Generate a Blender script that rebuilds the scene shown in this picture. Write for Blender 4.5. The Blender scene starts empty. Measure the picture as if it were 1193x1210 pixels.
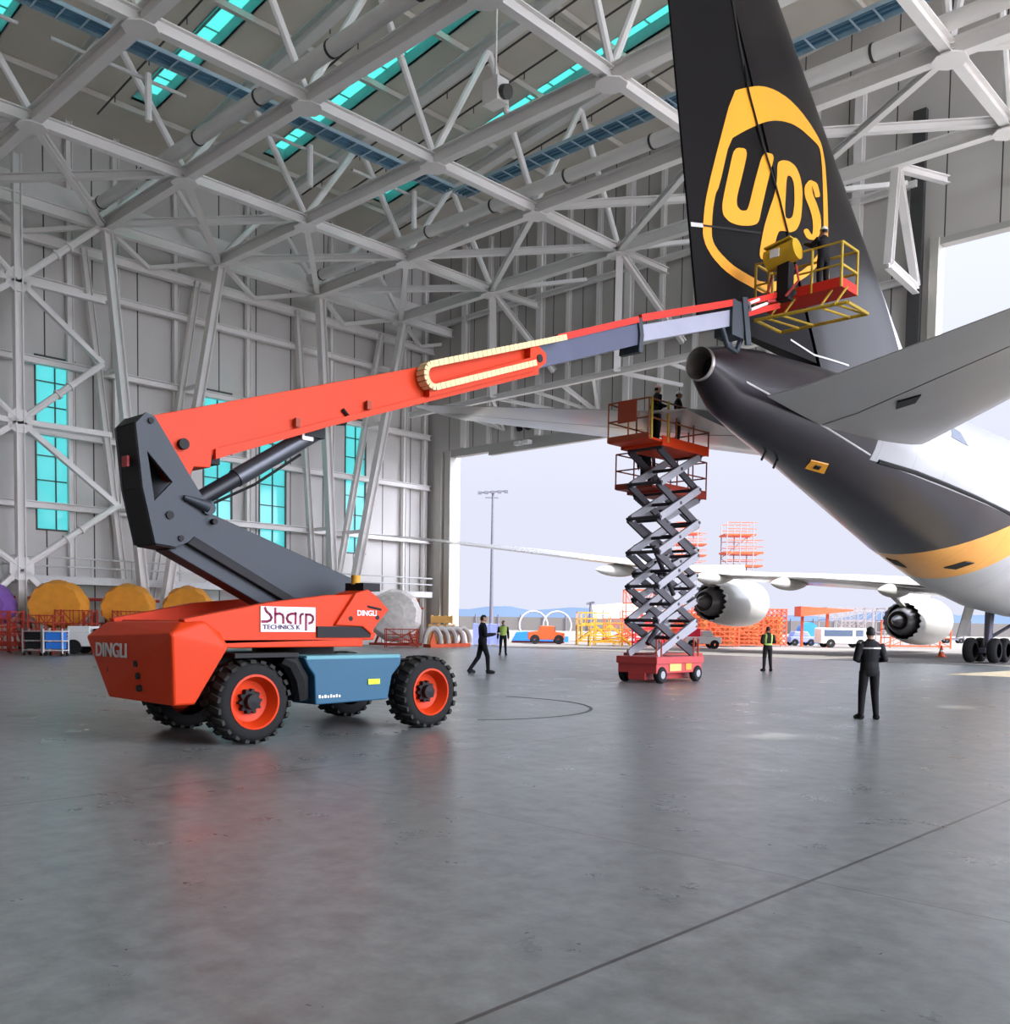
import bpy, bmesh, math, random
from mathutils import Vector, Matrix
random.seed(7)
R = math.radians
scene = bpy.context.scene
COL = scene.collection
V = Vector

# ------------------------------------------------------------------ camera
cam_d = bpy.data.cameras.new('camera')
cam = bpy.data.objects.new('camera', cam_d)
COL.objects.link(cam)
scene.camera = cam
YAW, PITCH, ROLL = R(43.5), math.atan(60 / 1131.), R(0.8)
cam_d.sensor_fit = 'HORIZONTAL'
cam_d.sensor_width = 36.0
cam_d.lens = 36.0 * 1131.0 / 1193.0
cam_d.shift_x = 0.0
cam_d.shift_y = 190.0 / 1193.0
cam_d.clip_start = 0.1
cam_d.clip_end = 6000
f0 = V((-math.sin(YAW), math.cos(YAW), 0)); u0 = V((0, 0, 1)); r0 = V((math.cos(YAW), math.sin(YAW), 0))
fw = f0 * math.cos(PITCH) - u0 * math.sin(PITCH)
up = u0 * math.cos(PITCH) + f0 * math.sin(PITCH)
r1 = r0 * math.cos(ROLL) + up * math.sin(ROLL)
u1 = up * math.cos(ROLL) - r0 * math.sin(ROLL)
cam.matrix_world = Matrix(((r1.x, u1.x, -fw.x, 0), (r1.y, u1.y, -fw.y, 0), (r1.z, u1.z, -fw.z, 1.7), (0, 0, 0, 1)))

# ------------------------------------------------------------------ light
scene.view_settings.view_transform = 'Standard'
scene.view_settings.look = 'None'
scene.view_settings.gamma = 1.0
scene.view_settings.use_curve_mapping = False
scene.view_settings.exposure = 0.3

SKY_LOW = (0.64, 0.66, 0.78, 1)
SKY_HIGH = (1.05, 1.12, 1.3, 1)
world = bpy.data.worlds.new('sky'); scene.world = world
world.use_nodes = True
nt = world.node_tree; nt.nodes.clear()
wo = nt.nodes.new('ShaderNodeOutputWorld'); bg = nt.nodes.new('ShaderNodeBackground')
tc = nt.nodes.new('ShaderNodeTexCoord'); sx = nt.nodes.new('ShaderNodeSeparateXYZ')
nt.links.new(tc.outputs['Generated'], sx.inputs[0])
mr = nt.nodes.new('ShaderNodeMapRange'); mr.inputs[1].default_value = 0.12; mr.inputs[2].default_value = 0.9
nt.links.new(sx.outputs[2], mr.inputs[0])
mx = nt.nodes.new('ShaderNodeMixRGB'); mx.inputs[1].default_value = SKY_LOW; mx.inputs[2].default_value = SKY_HIGH
nt.links.new(mr.outputs[0], mx.inputs[0])
# unseen low sky on the right, boosted to brighten the hangar interior
dp = nt.nodes.new('ShaderNodeVectorMath'); dp.operation = 'DOT_PRODUCT'
dp.inputs[1].default_value = V((1.0, 0.05, 0.22)).normalized()
nt.links.new(tc.outputs['Generated'], dp.inputs[0])
m2 = nt.nodes.new('ShaderNodeMapRange'); m2.inputs[1].default_value = 0.25; m2.inputs[2].default_value = 1.0
m2.inputs[3].default_value = 1.0; m2.inputs[4].default_value = 12.0
nt.links.new(dp.outputs['Value'], m2.inputs[0])
nt.links.new(mx.outputs[0], bg.inputs[0]); nt.links.new(m2.outputs[0], bg.inputs[1])
nt.links.new(bg.outputs[0], wo.inputs[0])

sun_d = bpy.data.lights.new('sun', 'SUN'); sun_d.energy = 6.0; sun_d.angle = R(0.6); sun_d.color = (1.0, 0.95, 0.86)
sun = bpy.data.objects.new('sun', sun_d); COL.objects.link(sun)
sun.rotation_euler = V((0.60, 0.05, 0.80)).to_track_quat('Z', 'Y').to_euler()

# ------------------------------------------------------------------ materials
def nodes(m):
    m.use_nodes = True
    return m.node_tree, m.node_tree.nodes['Principled BSDF']
def sep_obj(t):
    c = t.nodes.new('ShaderNodeTexCoord'); s = t.nodes.new('ShaderNodeSeparateXYZ')
    t.links.new(c.outputs['Object'], s.inputs[0]); return c, s
def math_n(t, op, a, b=None):
    n = t.nodes.new('ShaderNodeMath'); n.operation = op
    for i, v in enumerate((a, b)):
        if v is None: continue
        if isinstance(v, (int, float)): n.inputs[i].default_value = v
        else: t.links.new(v, n.inputs[i])
    return n.outputs[0]
def mixc(t, fac, a, b):
    n = t.nodes.new('ShaderNodeMixRGB')
    if isinstance(fac, (int, float)): n.inputs[0].default_value = fac
    else: t.links.new(fac, n.inputs[0])
    for i, v in ((1, a), (2, b)):
        if isinstance(v, tuple): n.inputs[i].default_value = (v[0], v[1], v[2], 1)
        else: t.links.new(v, n.inputs[i])
    return n.outputs[0]
def pm(name, col, rough=0.5, metal=0.0, var=0.12, scale=3.0, coat=0.0, spec=0.3):
    """painted or plain surface with a slight procedural unevenness"""
    m = bpy.data.materials.new(name); t, b = nodes(m)
    c = t.nodes.new('ShaderNodeTexCoord'); n = t.nodes.new('ShaderNodeTexNoise')
    n.inputs['Scale'].default_value = scale; n.inputs['Detail'].default_value = 4
    t.links.new(c.outputs['Object'], n.inputs['Vector'])
    lo = tuple(x * (1 - var) for x in col); hi = tuple(min(1, x * (1 + var)) for x in col)
    t.links.new(mixc(t, n.outputs[0], lo, hi), b.inputs['Base Color'])
    b.inputs['Roughness'].default_value = rough; b.inputs['Metallic'].default_value = metal
    b.inputs['Specular IOR Level'].default_value = spec
    if coat: b.inputs['Coat Weight'].default_value = coat; b.inputs['Coat Roughness'].default_value = 0.08
    m.diffuse_color = (*col, 1)
    return m

M = {}
M['steel'] = pm('steel_paint', (0.84, 0.81, 0.785), 0.5, 0, 0.08, 0.6)
M['steel_wall'] = pm('column_paint', (0.86, 0.83, 0.80), 0.5, 0, 0.05, 0.6)
M['duct'] = pm('duct', (0.78, 0.755, 0.725), 0.4, 0, 0.06, 1)
M['band'] = pm('band_dark', (0.06, 0.06, 0.06), 0.6)
M['deck'] = pm('roof_deck', (0.74, 0.68, 0.60), 0.8, 0, 0.14, 0.25)
M['purlin'] = pm('purlin', (0.70, 0.66, 0.60), 0.6, 0, 0.1, 1)
M['upstand'] = pm('skylight_upstand', (0.30, 0.42, 0.42), 0.5)
M['pipe_dark'] = pm('pipe_dark', (0.09, 0.085, 0.08), 0.5)
M['pipe_white'] = pm('pipe_white', (0.62, 0.60, 0.58), 0.4)
M['tray'] = pm('cable_tray_blue', (0.10, 0.22, 0.34), 0.45, 0.3)
M['tray_light'] = pm('cable_tray_rim', (0.45, 0.58, 0.68), 0.4, 0.3)
M['jamb'] = pm('jamb_paint', (0.5, 0.48, 0.43), 0.55, 0, 0.05, 1)
M['lintel'] = pm('lintel_paint', (0.42, 0.41, 0.39), 0.6, 0, 0.08, 0.5)
M['rail'] = pm('rail_grey', (0.62, 0.61, 0.6), 0.45)
M['orange'] = pm('lift_orange', (0.60, 0.042, 0.006), 0.45, 0, 0.06, 2, 0.0, 0.2)
M['red'] = pm('lift_red', (0.62, 0.022, 0.010), 0.45, 0, 0.06, 2, 0.0)
M['slate'] = pm('lift_slate', (0.034, 0.043, 0.052), 0.5, 0, 0.1, 2, 0.0)
M['slate2'] = pm('inner_boom', (0.085, 0.095, 0.145), 0.35, 0.3, 0.1, 2)
M['slate3'] = pm('outer_boom', (0.36, 0.37, 0.45), 0.3, 0.3, 0.1, 2)
M['black'] = pm('black_parts', (0.006, 0.006, 0.007), 0.6)
M['rubber'] = pm('rubber', (0.012, 0.012, 0.012), 0.85, 0, 0.25, 8)
M['lug'] = pm('rubber_lug', (0.030, 0.030, 0.027), 0.9, 0, 0.25, 8)
M['teal'] = pm('lift_blue', (0.021, 0.095, 0.165), 0.45, 0, 0.08, 2, 0.0)
M['tealtop'] = pm('lift_blue_lid', (0.11, 0.30, 0.34), 0.4)
M['white'] = pm('white_paint', (0.78, 0.77, 0.75), 0.45, 0, 0.04, 2)
M['silver'] = pm('silver_letter', (0.62, 0.62, 0.62), 0.35, 0.4)
M['maroon'] = pm('sign_maroon', (0.25, 0.012, 0.06), 0.5)
M['purple'] = pm('sign_purple', (0.08, 0.02, 0.10), 0.5)
M['yellow'] = pm('rail_yellow', (0.50, 0.33, 0.03), 0.5, 0, 0.12, 3)
M['yellow2'] = pm('drum_yellow', (0.55, 0.33, 0.02), 0.45, 0, 0.12, 3)
M['sticker'] = pm('sticker_yellow', (0.62, 0.75, 0.03), 0.5)
M['chrome'] = pm('cylinder_grey', (0.07, 0.075, 0.085), 0.3, 0.5)
M['rodblk'] = pm('cylinder_black', (0.015, 0.016, 0.02), 0.35)
M['maroonlift'] = pm('scissor_red', (0.46, 0.05, 0.05), 0.45, 0, 0.12, 3)
M['rust'] = pm('scissor_rust', (0.30, 0.05, 0.02), 0.55)
M['rail_brown'] = pm('scissor_rail', (0.25, 0.075, 0.03), 0.55)
M['armgrey'] = pm('scissor_arm', (0.30, 0.295, 0.32), 0.45, 0.2, 0.1, 3)
M['armdark'] = pm('scissor_arm_dark', (0.045, 0.04, 0.048), 0.45, 0.2, 0.1, 3)
M['skin'] = pm('skin', (0.42, 0.24, 0.16), 0.55)
M['hair'] = pm('hair', (0.012, 0.010, 0.009), 0.6)
M['uniform'] = pm('uniform_black', (0.004, 0.004, 0.0052), 0.75)
M['navy'] = pm('uniform_navy', (0.008, 0.008, 0.014), 0.75)
M['trouser'] = pm('trouser', (0.0056, 0.0052, 0.006), 0.8)
M['shoe'] = pm('shoe', (0.008, 0.008, 0.008), 0.5)
M['hivis'] = pm('vest_lime', (0.36, 0.50, 0.10), 0.6)
M['hat'] = pm('helmet_white', (0.75, 0.75, 0.78), 0.3)
M['hatpink'] = pm('helmet_pale', (0.70, 0.45, 0.45), 0.3)
M['drumcover'] = pm('cover_amber', (0.75, 0.30, 0.03), 0.7, 0, 0.25, 2.5)
M['standred'] = pm('stand_red', (0.42, 0.05, 0.03), 0.5, 0, 0.2, 3)
M['standorange'] = pm('stand_orange', (0.62, 0.09, 0.025), 0.5, 0, 0.12, 3)
M['netorange'] = pm('net_orange', (0.62, 0.10, 0.04), 0.6, 0, 0.3, 3)
M['violet'] = pm('cover_violet', (0.20, 0.09, 0.36), 0.7, 0, 0.2, 2)
M['blue'] = pm('bin_blue', (0.03, 0.20, 0.70), 0.45)
M['bluepale'] = pm('blue_crate', (0.25, 0.30, 0.62), 0.5)
M['cartsteel'] = pm('cart_steel', (0.35, 0.36, 0.36), 0.4, 0.3)
M['crate'] = pm('crate_tan', (0.75, 0.45, 0.14), 0.6)
M['plastic'] = pm('clear_sheet', (0.72, 0.68, 0.63), 0.35, 0, 0.35, 4)
M['coil'] = pm('coil_grey', (0.45, 0.42, 0.39), 0.5)
M['gold_eq'] = pm('equipment_yellow', (0.62, 0.32, 0.03), 0.5)
M['truckred'] = pm('truck_red', (0.85, 0.02, 0.06), 0.45)
M['glassdark'] = pm('window_dark', (0.09, 0.12, 0.18), 0.15)
M['conc_far'] = pm('fence_far', (0.095, 0.086, 0.08), 0.8)
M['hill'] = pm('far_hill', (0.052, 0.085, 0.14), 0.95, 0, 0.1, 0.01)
M['mast'] = pm('mast_grey', (0.09, 0.086, 0.11), 0.5)
M['bldg'] = pm('far_building', (0.45, 0.44, 0.43), 0.6)
M['towergrey'] = pm('tower_grey', (0.28, 0.24, 0.24), 0.5)
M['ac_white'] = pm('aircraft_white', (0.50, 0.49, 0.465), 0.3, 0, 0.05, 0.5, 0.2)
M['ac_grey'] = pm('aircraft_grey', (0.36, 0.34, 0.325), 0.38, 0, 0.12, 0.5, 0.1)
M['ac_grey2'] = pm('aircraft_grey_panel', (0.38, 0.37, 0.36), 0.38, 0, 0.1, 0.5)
M['fair'] = pm('fairing_grey', (0.48, 0.47, 0.44), 0.4, 0, 0.08, 0.8)
M['brown'] = pm('aircraft_brown', (0.012, 0.009, 0.009), 0.22, 0, 0.15, 0.4, 0.6)
M['rudder'] = pm('rudder_black', (0.005, 0.004, 0.004), 0.6, 0, 0.15, 0.4, 0, 0.1)
M['gold'] = pm('emblem_gold', (0.86, 0.36, 0.02), 0.35, 0, 0.05, 0.5, 0.2)
M['seam'] = pm('seam_dark', (0.006, 0.006, 0.006), 0.6)
M['seamlight'] = pm('seam_light', (0.6, 0.58, 0.56), 0.4)
M['nozzle'] = pm('nozzle_metal', (0.17, 0.165, 0.17), 0.4, 0.6, 0.25, 3)
M['chev'] = pm('chevron_dark', (0.02, 0.02, 0.024), 0.45, 0.3)
M['hydr'] = pm('gear_metal', (0.12, 0.12, 0.15), 0.4, 0.4)
M['tank'] = pm('exhaust_bright', (0.55, 0.5, 0.47), 0.3, 0.7)

def fuselage_material():
    m = bpy.data.materials.new('fuselage_livery'); t, b = nodes(m)
    c, s = sep_obj(t)
    Y = math_n(t, 'ADD', s.outputs[1], 21.5); Z = s.outputs[2]   # object origin sits below the tail tip
    n = t.nodes.new('ShaderNodeTexNoise'); n.inputs['Scale'].default_value = 1.2; n.inputs['Detail'].default_value = 5
    t.links.new(c.outputs['Object'], n.inputs['Vector'])
    white = mixc(t, n.outputs[0], (0.36, 0.355, 0.36), (0.44, 0.44, 0.45))
    brown = mixc(t, n.outputs[0], (0.012, 0.009, 0.012), (0.024, 0.018, 0.022))
    gold = mixc(t, n.outputs[0], (0.72, 0.30, 0.05), (0.85, 0.40, 0.07))
    g1 = math_n(t, 'GREATER_THAN', math_n(t, 'SUBTRACT', Y, math_n(t, 'MULTIPLY', Z, 2.9)), 22.5)
    g2 = math_n(t, 'GREATER_THAN', math_n(t, 'SUBTRACT', Y, math_n(t, 'MULTIPLY', Z, 1.5)), 33.0)
    crown = math_n(t, 'GREATER_THAN', math_n(t, 'ADD', Z, math_n(t, 'MULTIPLY', Y, 0.095)), 9.45)
    crown = math_n(t, 'MULTIPLY', crown, math_n(t, 'GREATER_THAN', Y, 28.6))
    col = mixc(t, g1, brown, gold)
    col = mixc(t, g2, col, white)
    col = mixc(t, crown, col, white)
    # skin panel seams
    fr = math_n(t, 'LESS_THAN', math_n(t, 'FRACT', math_n(t, 'MULTIPLY', Y, 0.52)), 0.012)
    col = mixc(t, math_n(t, 'MULTIPLY', fr, 0.35), col, (0.02, 0.02, 0.02))
    t.links.new(col, b.inputs['Base Color'])
    b.inputs['Roughness'].default_value = 0.28
    b.inputs['Coat Weight'].default_value = 0.08; b.inputs['Coat Roughness'].default_value = 0.1; b.inputs['Specular IOR Level'].default_value = 0.35
    return m
def fin_material():
    m = bpy.data.materials.new('fin_livery'); t, b = nodes(m)
    c, s = sep_obj(t)
    Y = math_n(t, 'ADD', s.outputs[1], 21.5); Z = s.outputs[2]
    # white leading-edge root: Y - LE(Z) > -0.45*(13.4-Z)
    e = math_n(t, 'ADD', Y, math_n(t, 'MULTIPLY', Z, 0.835))
    wm = math_n(t, 'GREATER_THAN', e, 43.13)
    n = t.nodes.new('ShaderNodeTexNoise'); n.inputs['Scale'].default_value = 0.5; n.inputs['Detail'].default_value = 5
    t.links.new(c.outputs['Object'], n.inputs['Vector'])
    brown = mixc(t, n.outputs[0], (0.005, 0.004, 0.004), (0.009, 0.007, 0.008))
    t.links.new(mixc(t, wm, brown, (0.78, 0.77, 0.78)), b.inputs['Base Color'])
    b.inputs['Roughness'].default_value = 0.3; b.inputs['Specular IOR Level'].default_value = 0.16
    b.inputs['Coat Weight'].default_value = 0.05; b.inputs['Coat Roughness'].default_value = 0.05
    return m
def floor_material():
    m = bpy.data.materials.new('polished_concrete'); t, b = nodes(m)
    c, s = sep_obj(t)
    mp = t.nodes.new('ShaderNodeMapping'); t.links.new(c.outputs['Object'], mp.inputs[0])
    n1 = t.nodes.new('ShaderNodeTexNoise'); n1.inputs['Scale'].default_value = 0.22; n1.inputs['Detail'].default_value = 8; n1.inputs['Roughness'].default_value = 0.65
    n2 = t.nodes.new('ShaderNodeTexNoise'); n2.inputs['Scale'].default_value = 1.1; n2.inputs['Detail'].default_value = 7; n2.inputs['Roughness'].default_value = 0.68
    n3 = t.nodes.new('ShaderNodeTexNoise'); n3.inputs['Scale'].default_value = 4.5; n3.inputs['Detail'].default_value = 9; n3.inputs['Roughness'].default_value = 0.7
    for n in (n1, n2, n3): t.links.new(mp.outputs[0], n.inputs['Vector'])
    a = mixc(t, n1.outputs[0], (0.09, 0.104, 0.099), (0.225, 0.242, 0.237))
    r2 = t.nodes.new('ShaderNodeMapRange'); r2.inputs[1].default_value = 0.3; r2.inputs[2].default_value = 0.85
    t.links.new(n2.outputs[0], r2.inputs[0])
    a2 = mixc(t, r2.outputs[0], a, (0.21, 0.222, 0.218))
    mm = t.nodes.new('ShaderNodeMixRGB'); mm.blend_type = 'MULTIPLY'; mm.inputs[0].default_value = 0.8
    t.links.new(a2, mm.inputs[1])
    g = t.nodes.new('ShaderNodeMapRange'); g.inputs[1].default_value = 0.3; g.inputs[2].default_value = 0.7; g.inputs[3].default_value = 0.55; g.inputs[4].default_value = 1.4
    t.links.new(n3.outputs[0], g.inputs[0]); t.links.new(g.outputs[0], mm.inputs[2])
    # slab joints: every 6.1 m along X lines, every 6 m along Y lines
    def joint(v, period, off, w):
        fr = math_n(t, 'FRACT', math_n(t, 'DIVIDE', math_n(t, 'ADD', v, off), period))
        return math_n(t, 'LESS_THAN', fr, w / period)
    j = math_n(t, 'MAXIMUM', joint(s.outputs[0], 6.2, 2.87, 0.03), joint(s.outputs[1], 6.0, 0.0, 0.012))
    col = mixc(t, math_n(t, 'MULTIPLY', j, 0.85), mm.outputs[0], (0.03, 0.03, 0.03))
    t.links.new(col, b.inputs['Base Color'])
    rr = t.nodes.new('ShaderNodeMapRange'); rr.inputs[1].default_value = 0.3; rr.inputs[2].default_value = 0.7; b.inputs['Specular IOR Level'].default_value = 0.75; rr.inputs[3].default_value = 0.25; rr.inputs[4].default_value = 0.38
    t.links.new(n2.outputs[0], rr.inputs[0]); t.links.new(rr.outputs[0], b.inputs['Roughness'])
    return m
def apron_material():
    m = bpy.data.materials.new('apron_concrete'); t, b = nodes(m)
    c, s = sep_obj(t)
    n1 = t.nodes.new('ShaderNodeTexNoise'); n1.inputs['Scale'].default_value = 0.08; n1.inputs['Detail'].default_value = 6
    t.links.new(c.outputs['Object'], n1.inputs['Vector'])
    col = mixc(t, n1.outputs[0], (0.155, 0.142, 0.13), (0.205, 0.19, 0.175))
    fr = math_n(t, 'FRACT', math_n(t, 'DIVIDE', s.outputs[1], 7.5))
    col = mixc(t, math_n(t, 'MULTIPLY', math_n(t, 'LESS_THAN', fr, 0.02), 0.4), col, (0.2, 0.2, 0.2))
    t.links.new(col, b.inputs['Base Color']); b.inputs['Roughness'].default_value = 0.8
    return m
def panel_material(name, col, axis, period, seam=0.03):
    """sheet wall cladding with narrow dark vertical joints"""
    m = bpy.data.materials.new(name); t, b = nodes(m)
    c, s = sep_obj(t)
    n1 = t.nodes.new('ShaderNodeTexNoise'); n1.inputs['Scale'].default_value = 0.3; n1.inputs['Detail'].default_value = 4
    t.links.new(c.outputs['Object'], n1.inputs['Vector'])
    a = mixc(t, n1.outputs[0], tuple(x * .9 for x in col), tuple(x * 1.08 for x in col))
    fr = math_n(t, 'FRACT', math_n(t, 'DIVIDE', s.outputs[axis], period))
    a = mixc(t, math_n(t, 'LESS_THAN', fr, seam / period), a, (0.035, 0.033, 0.03))
    t.links.new(a, b.inputs['Base Color']); b.inputs['Roughness'].default_value = 0.6
    return m
def glass_material(name, thin, milky, share):
    m = bpy.data.materials.new(name); m.use_nodes = True
    t = m.node_tree; t.nodes.clear()
    o = t.nodes.new('ShaderNodeOutputMaterial'); tr = t.nodes.new('ShaderNodeBsdfTransparent')
    gl = t.nodes.new('ShaderNodeBsdfGlossy'); gl.inputs['Roughness'].default_value = 0.1
    tl = t.nodes.new('ShaderNodeBsdfTranslucent'); tl.inputs[0].default_value = milky
    tr.inputs[0].default_value = thin
    m1 = t.nodes.new('ShaderNodeMixShader'); m1.inputs[0].default_value = share
    t.links.new(tr.outputs[0], m1.inputs[1]); t.links.new(tl.outputs[0], m1.inputs[2])
    m2 = t.nodes.new('ShaderNodeMixShader'); m2.inputs[0].default_value = 0.04
    t.links.new(m1.outputs[0], m2.inputs[1]); t.links.new(gl.outputs[0], m2.inputs[2])
    t.links.new(m2.outputs[0], o.inputs[0])
    return m
M['fus'] = fuselage_material(); M['fin'] = fin_material()
M['floor'] = floor_material(); M['apron'] = apron_material()
M['bounce_slab'] = pm('bounce_slab_pale', (0.72, 0.70, 0.66), 0.5, 0, 0.06, 0.5)
M['wallL'] = panel_material('wall_cladding_left', (0.66, 0.63, 0.60), 1, 2.52, 0.07)
M['wallB'] = panel_material('wall_cladding_back', (0.54, 0.515, 0.49), 0, 2.4, 0.06)
M['glass'] = glass_material('tinted_glazing', (0.34, 1.0, 0.96, 1), (0.45, 1.0, 0.97, 1), 0.6)
M['skyglass'] = glass_material('skylight_glazing', (0.25, 0.80, 0.73, 1), (0.16, 0.42, 0.385, 1), 0.8)

# ------------------------------------------------------------------ mesh helpers
OFF = {}
class MB:
    def __init__(s): s.v = []; s.f = []; s.m = []; s.mi = 0
    def add(s, vs, fs):
        n = len(s.v); s.v += [tuple(p) for p in vs]
        for f in fs: s.f.append([i + n for i in f]); s.m.append(s.mi)
        return s
    def box(s, c, d, rz=0.0):
        x, y, z = d[0] / 2, d[1] / 2, d[2] / 2
        q = [(-x, -y, -z), (x, -y, -z), (x, y, -z), (-x, y, -z), (-x, -y, z), (x, -y, z), (x, y, z), (-x, y, z)]
        cr, sr = math.cos(rz), math.sin(rz)
        return s.add([(c[0] + a * cr - b * sr, c[1] + a * sr + b * cr, c[2] + e) for a, b, e in q],
              [(0, 3, 2, 1), (4, 5, 6, 7), (0, 1, 5, 4), (1, 2, 6, 5), (2, 3, 7, 6), (3, 0, 4, 7)])
    def bb(s, a, b):
        return s.box([(a[i] + b[i]) / 2 for i in range(3)], [abs(b[i] - a[i]) for i in range(3)])
    def bar(s, p, q, w, h=None, upv=(0, 0, 1)):
        p, q = V(p), V(q); h = h or w
        d = (q - p).normalized(); uu = V(upv)
        if abs(d.dot(uu)) > 0.99: uu = V((0, 1, 0)) if abs(d.y) < .9 else V((1, 0, 0))
        sd = d.cross(uu).normalized(); uu = sd.cross(d)
        a, b = sd * w / 2, uu * h / 2
        vs = [p - a - b, p + a - b, p + a + b, p - a + b, q - a - b, q + a - b, q + a + b, q - a + b]
        return s.add(vs, [(0, 1, 2, 3), (4, 7, 6, 5), (0, 4, 5, 1), (1, 5, 6, 2), (2, 6, 7, 3), (3, 7, 4, 0)])
    def ibeam(s, p, q, w, h, t=0.045):
        """H section: flanges of width w, depth h"""
        p, q = V(p), V(q); d = (q - p).normalized(); uu = V((0, 0, 1))
        if abs(d.z) > .99: uu = V((0, 1, 0))
        sd = d.cross(uu).normalized(); uu = sd.cross(d)
        for k in (-1, 1):
            o = uu * k * (h / 2 - t / 2); s.bar(p + o, q + o, w, t, uu)
        return s.bar(p, q, t, h - 2 * t, uu)
    def tube(s, pts, r, n=8, cap=True, closed=False):
        pts = [V(p) for p in pts]; N = len(pts)
        rs = r if isinstance(r, (list, tuple)) else [r] * N
        rings = []; pu = None
        for i, p in enumerate(pts):
            a = pts[(i - 1) % N] if (i or closed) else p; b = pts[(i + 1) % N] if (i < N - 1 or closed) else p
            d = (b - a).normalized()
            if pu is None:
                pu = V((0, 0, 1)) if abs(d.z) < .9 else V((1, 0, 0))
            sd = d.cross(pu)
            if sd.length < 1e-5: sd = d.cross(V((0.3, 1, 0.2)))
            sd.normalize(); pu = sd.cross(d).normalized()
            rings.append([p + (sd * math.cos(2 * math.pi * k / n) + pu * math.sin(2 * math.pi * k / n)) * rs[i] for k in range(n)])
        return s.loft(rings, cap and not closed, closed)
    def loft(s, rings, cap=True, closed=False):
        n = len(rings[0]); vs = [p for r_ in rings for p in r_]; fs = []
        for i in range(len(rings) - (0 if closed else 1)):
            a, b = i * n, ((i + 1) % len(rings)) * n
            for k in range(n):
                k2 = (k + 1) % n; fs.append((a + k, a + k2, b + k2, b + k))
        if cap:
            fs.append(tuple(range(n))[::-1]); fs.append(tuple(range((len(rings) - 1) * n, len(rings) * n)))
        return s.add(vs, fs)
    def lathe(s, prof, o, axis, n=24, cap=False):
        o = V(o); ax = V(axis).normalized(); a = ax.orthogonal().normalized(); b = ax.cross(a)
        rings = [[o + ax * t + (a * math.cos(2 * math.pi * k / n) + b * math.sin(2 * math.pi * k / n)) * max(r, 1e-4) for k in range(n)] for t, r in prof]
        return s.loft(rings, cap)
    def cyl(s, p, q, r, n=16): 
        return s.tube([p, q], r, n)
    def prism(s, poly, vec):
        n = len(poly); vec = V(vec); a = [V(p) for p in poly]; b = [p + vec for p in a]
        fs = [tuple(range(n))[::-1], tuple(range(n, 2 * n))]
        for k in range(n): fs.append((k, (k + 1) % n, n + (k + 1) % n, n + k))
        return s.add(a + b, fs)
    def ball(s, c, r, nu=12, nv=8):
        rr = r if isinstance(r, (tuple, list)) else (r, r, r)
        rings = []
        for i in range(nv + 1):
            a = math.pi * i / nv; sa = max(math.sin(a), 1e-3)
            rings.append([(c[0] + rr[0] * sa * math.cos(2 * math.pi * k / nu), c[1] + rr[1] * sa * math.sin(2 * math.pi * k / nu), c[2] - rr[2] * math.cos(a)) for k in range(nu)])
        return s.loft(rings, True)
    def build(s, name, mat, parent=None, smooth=None, bevel=0.0, kind=None, label=None):
        me = bpy.data.meshes.new(name)
        off = OFF.get(parent.name, V((0, 0, 0))) if parent else V((0, 0, 0))
        me.from_pydata([(p[0] - off[0], p[1] - off[1], p[2] - off[2]) for p in s.v], [], s.f)
        mats = mat if isinstance(mat, (list, tuple)) else [mat]
        for m in mats: me.materials.append(M[m] if isinstance(m, str) else m)
        if len(mats) > 1: me.polygons.foreach_set('material_index', s.m)
        bm = bmesh.new(); bm.from_mesh(me); bmesh.ops.recalc_face_normals(bm, faces=bm.faces); bm.to_mesh(me); bm.free()
        if smooth:
            for p in me.polygons: p.use_smooth = True
            me.set_sharp_from_angle(angle=R(smooth))
        o = bpy.data.objects.new(name, me); COL.objects.link(o)
        if parent:
            o.parent = parent; OFF[o.name] = off
        if bevel:
            b = o.modifiers.new('bevel', 'BEVEL'); b.width = bevel; b.segments = 2; b.limit_method = 'ANGLE'; b.angle_limit = R(35)
        if kind: o['kind'] = kind
        if label: o['label'] = label
        return o
def bake(o):
    """turn an object with modifiers into a plain mesh"""
    dg = bpy.context.evaluated_depsgraph_get(); dg.update()
    me = bpy.data.meshes.new_from_object(o.evaluated_get(dg))
    o.modifiers.clear(); o.data = me
def thing(name, label, cat, loc=(0, 0, 0), rz=0.0, group=None, local=False):
    o = bpy.data.objects.new(name, None); COL.objects.link(o)
    o.location = loc; o.rotation_euler = (0, 0, rz); o.empty_display_size = .2
    o['label'] = label; o['category'] = cat
    if group: o['group'] = group
    OFF[o.name] = V((0, 0, 0)) if local else V(loc)
    return o
def tag(o, label, cat, group=None, kind=None):
    o['label'] = label; o['category'] = cat
    if group: o['group'] = group
    if kind: o['kind'] = kind
    return o
def struct(mb, name, mat, label, cat, smooth=None, group=None):
    o = mb.build(name, mat, None, smooth); return tag(o, label, cat, group, 'structure')
def copy_tree(o, parent=None):
    c = o.copy(); COL.objects.link(c)
    if parent: c.parent = parent
    OFF[c.name] = OFF.get(o.name, V((0, 0, 0)))
    for ch in list(o.children): copy_tree(ch, c)
    return c
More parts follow.
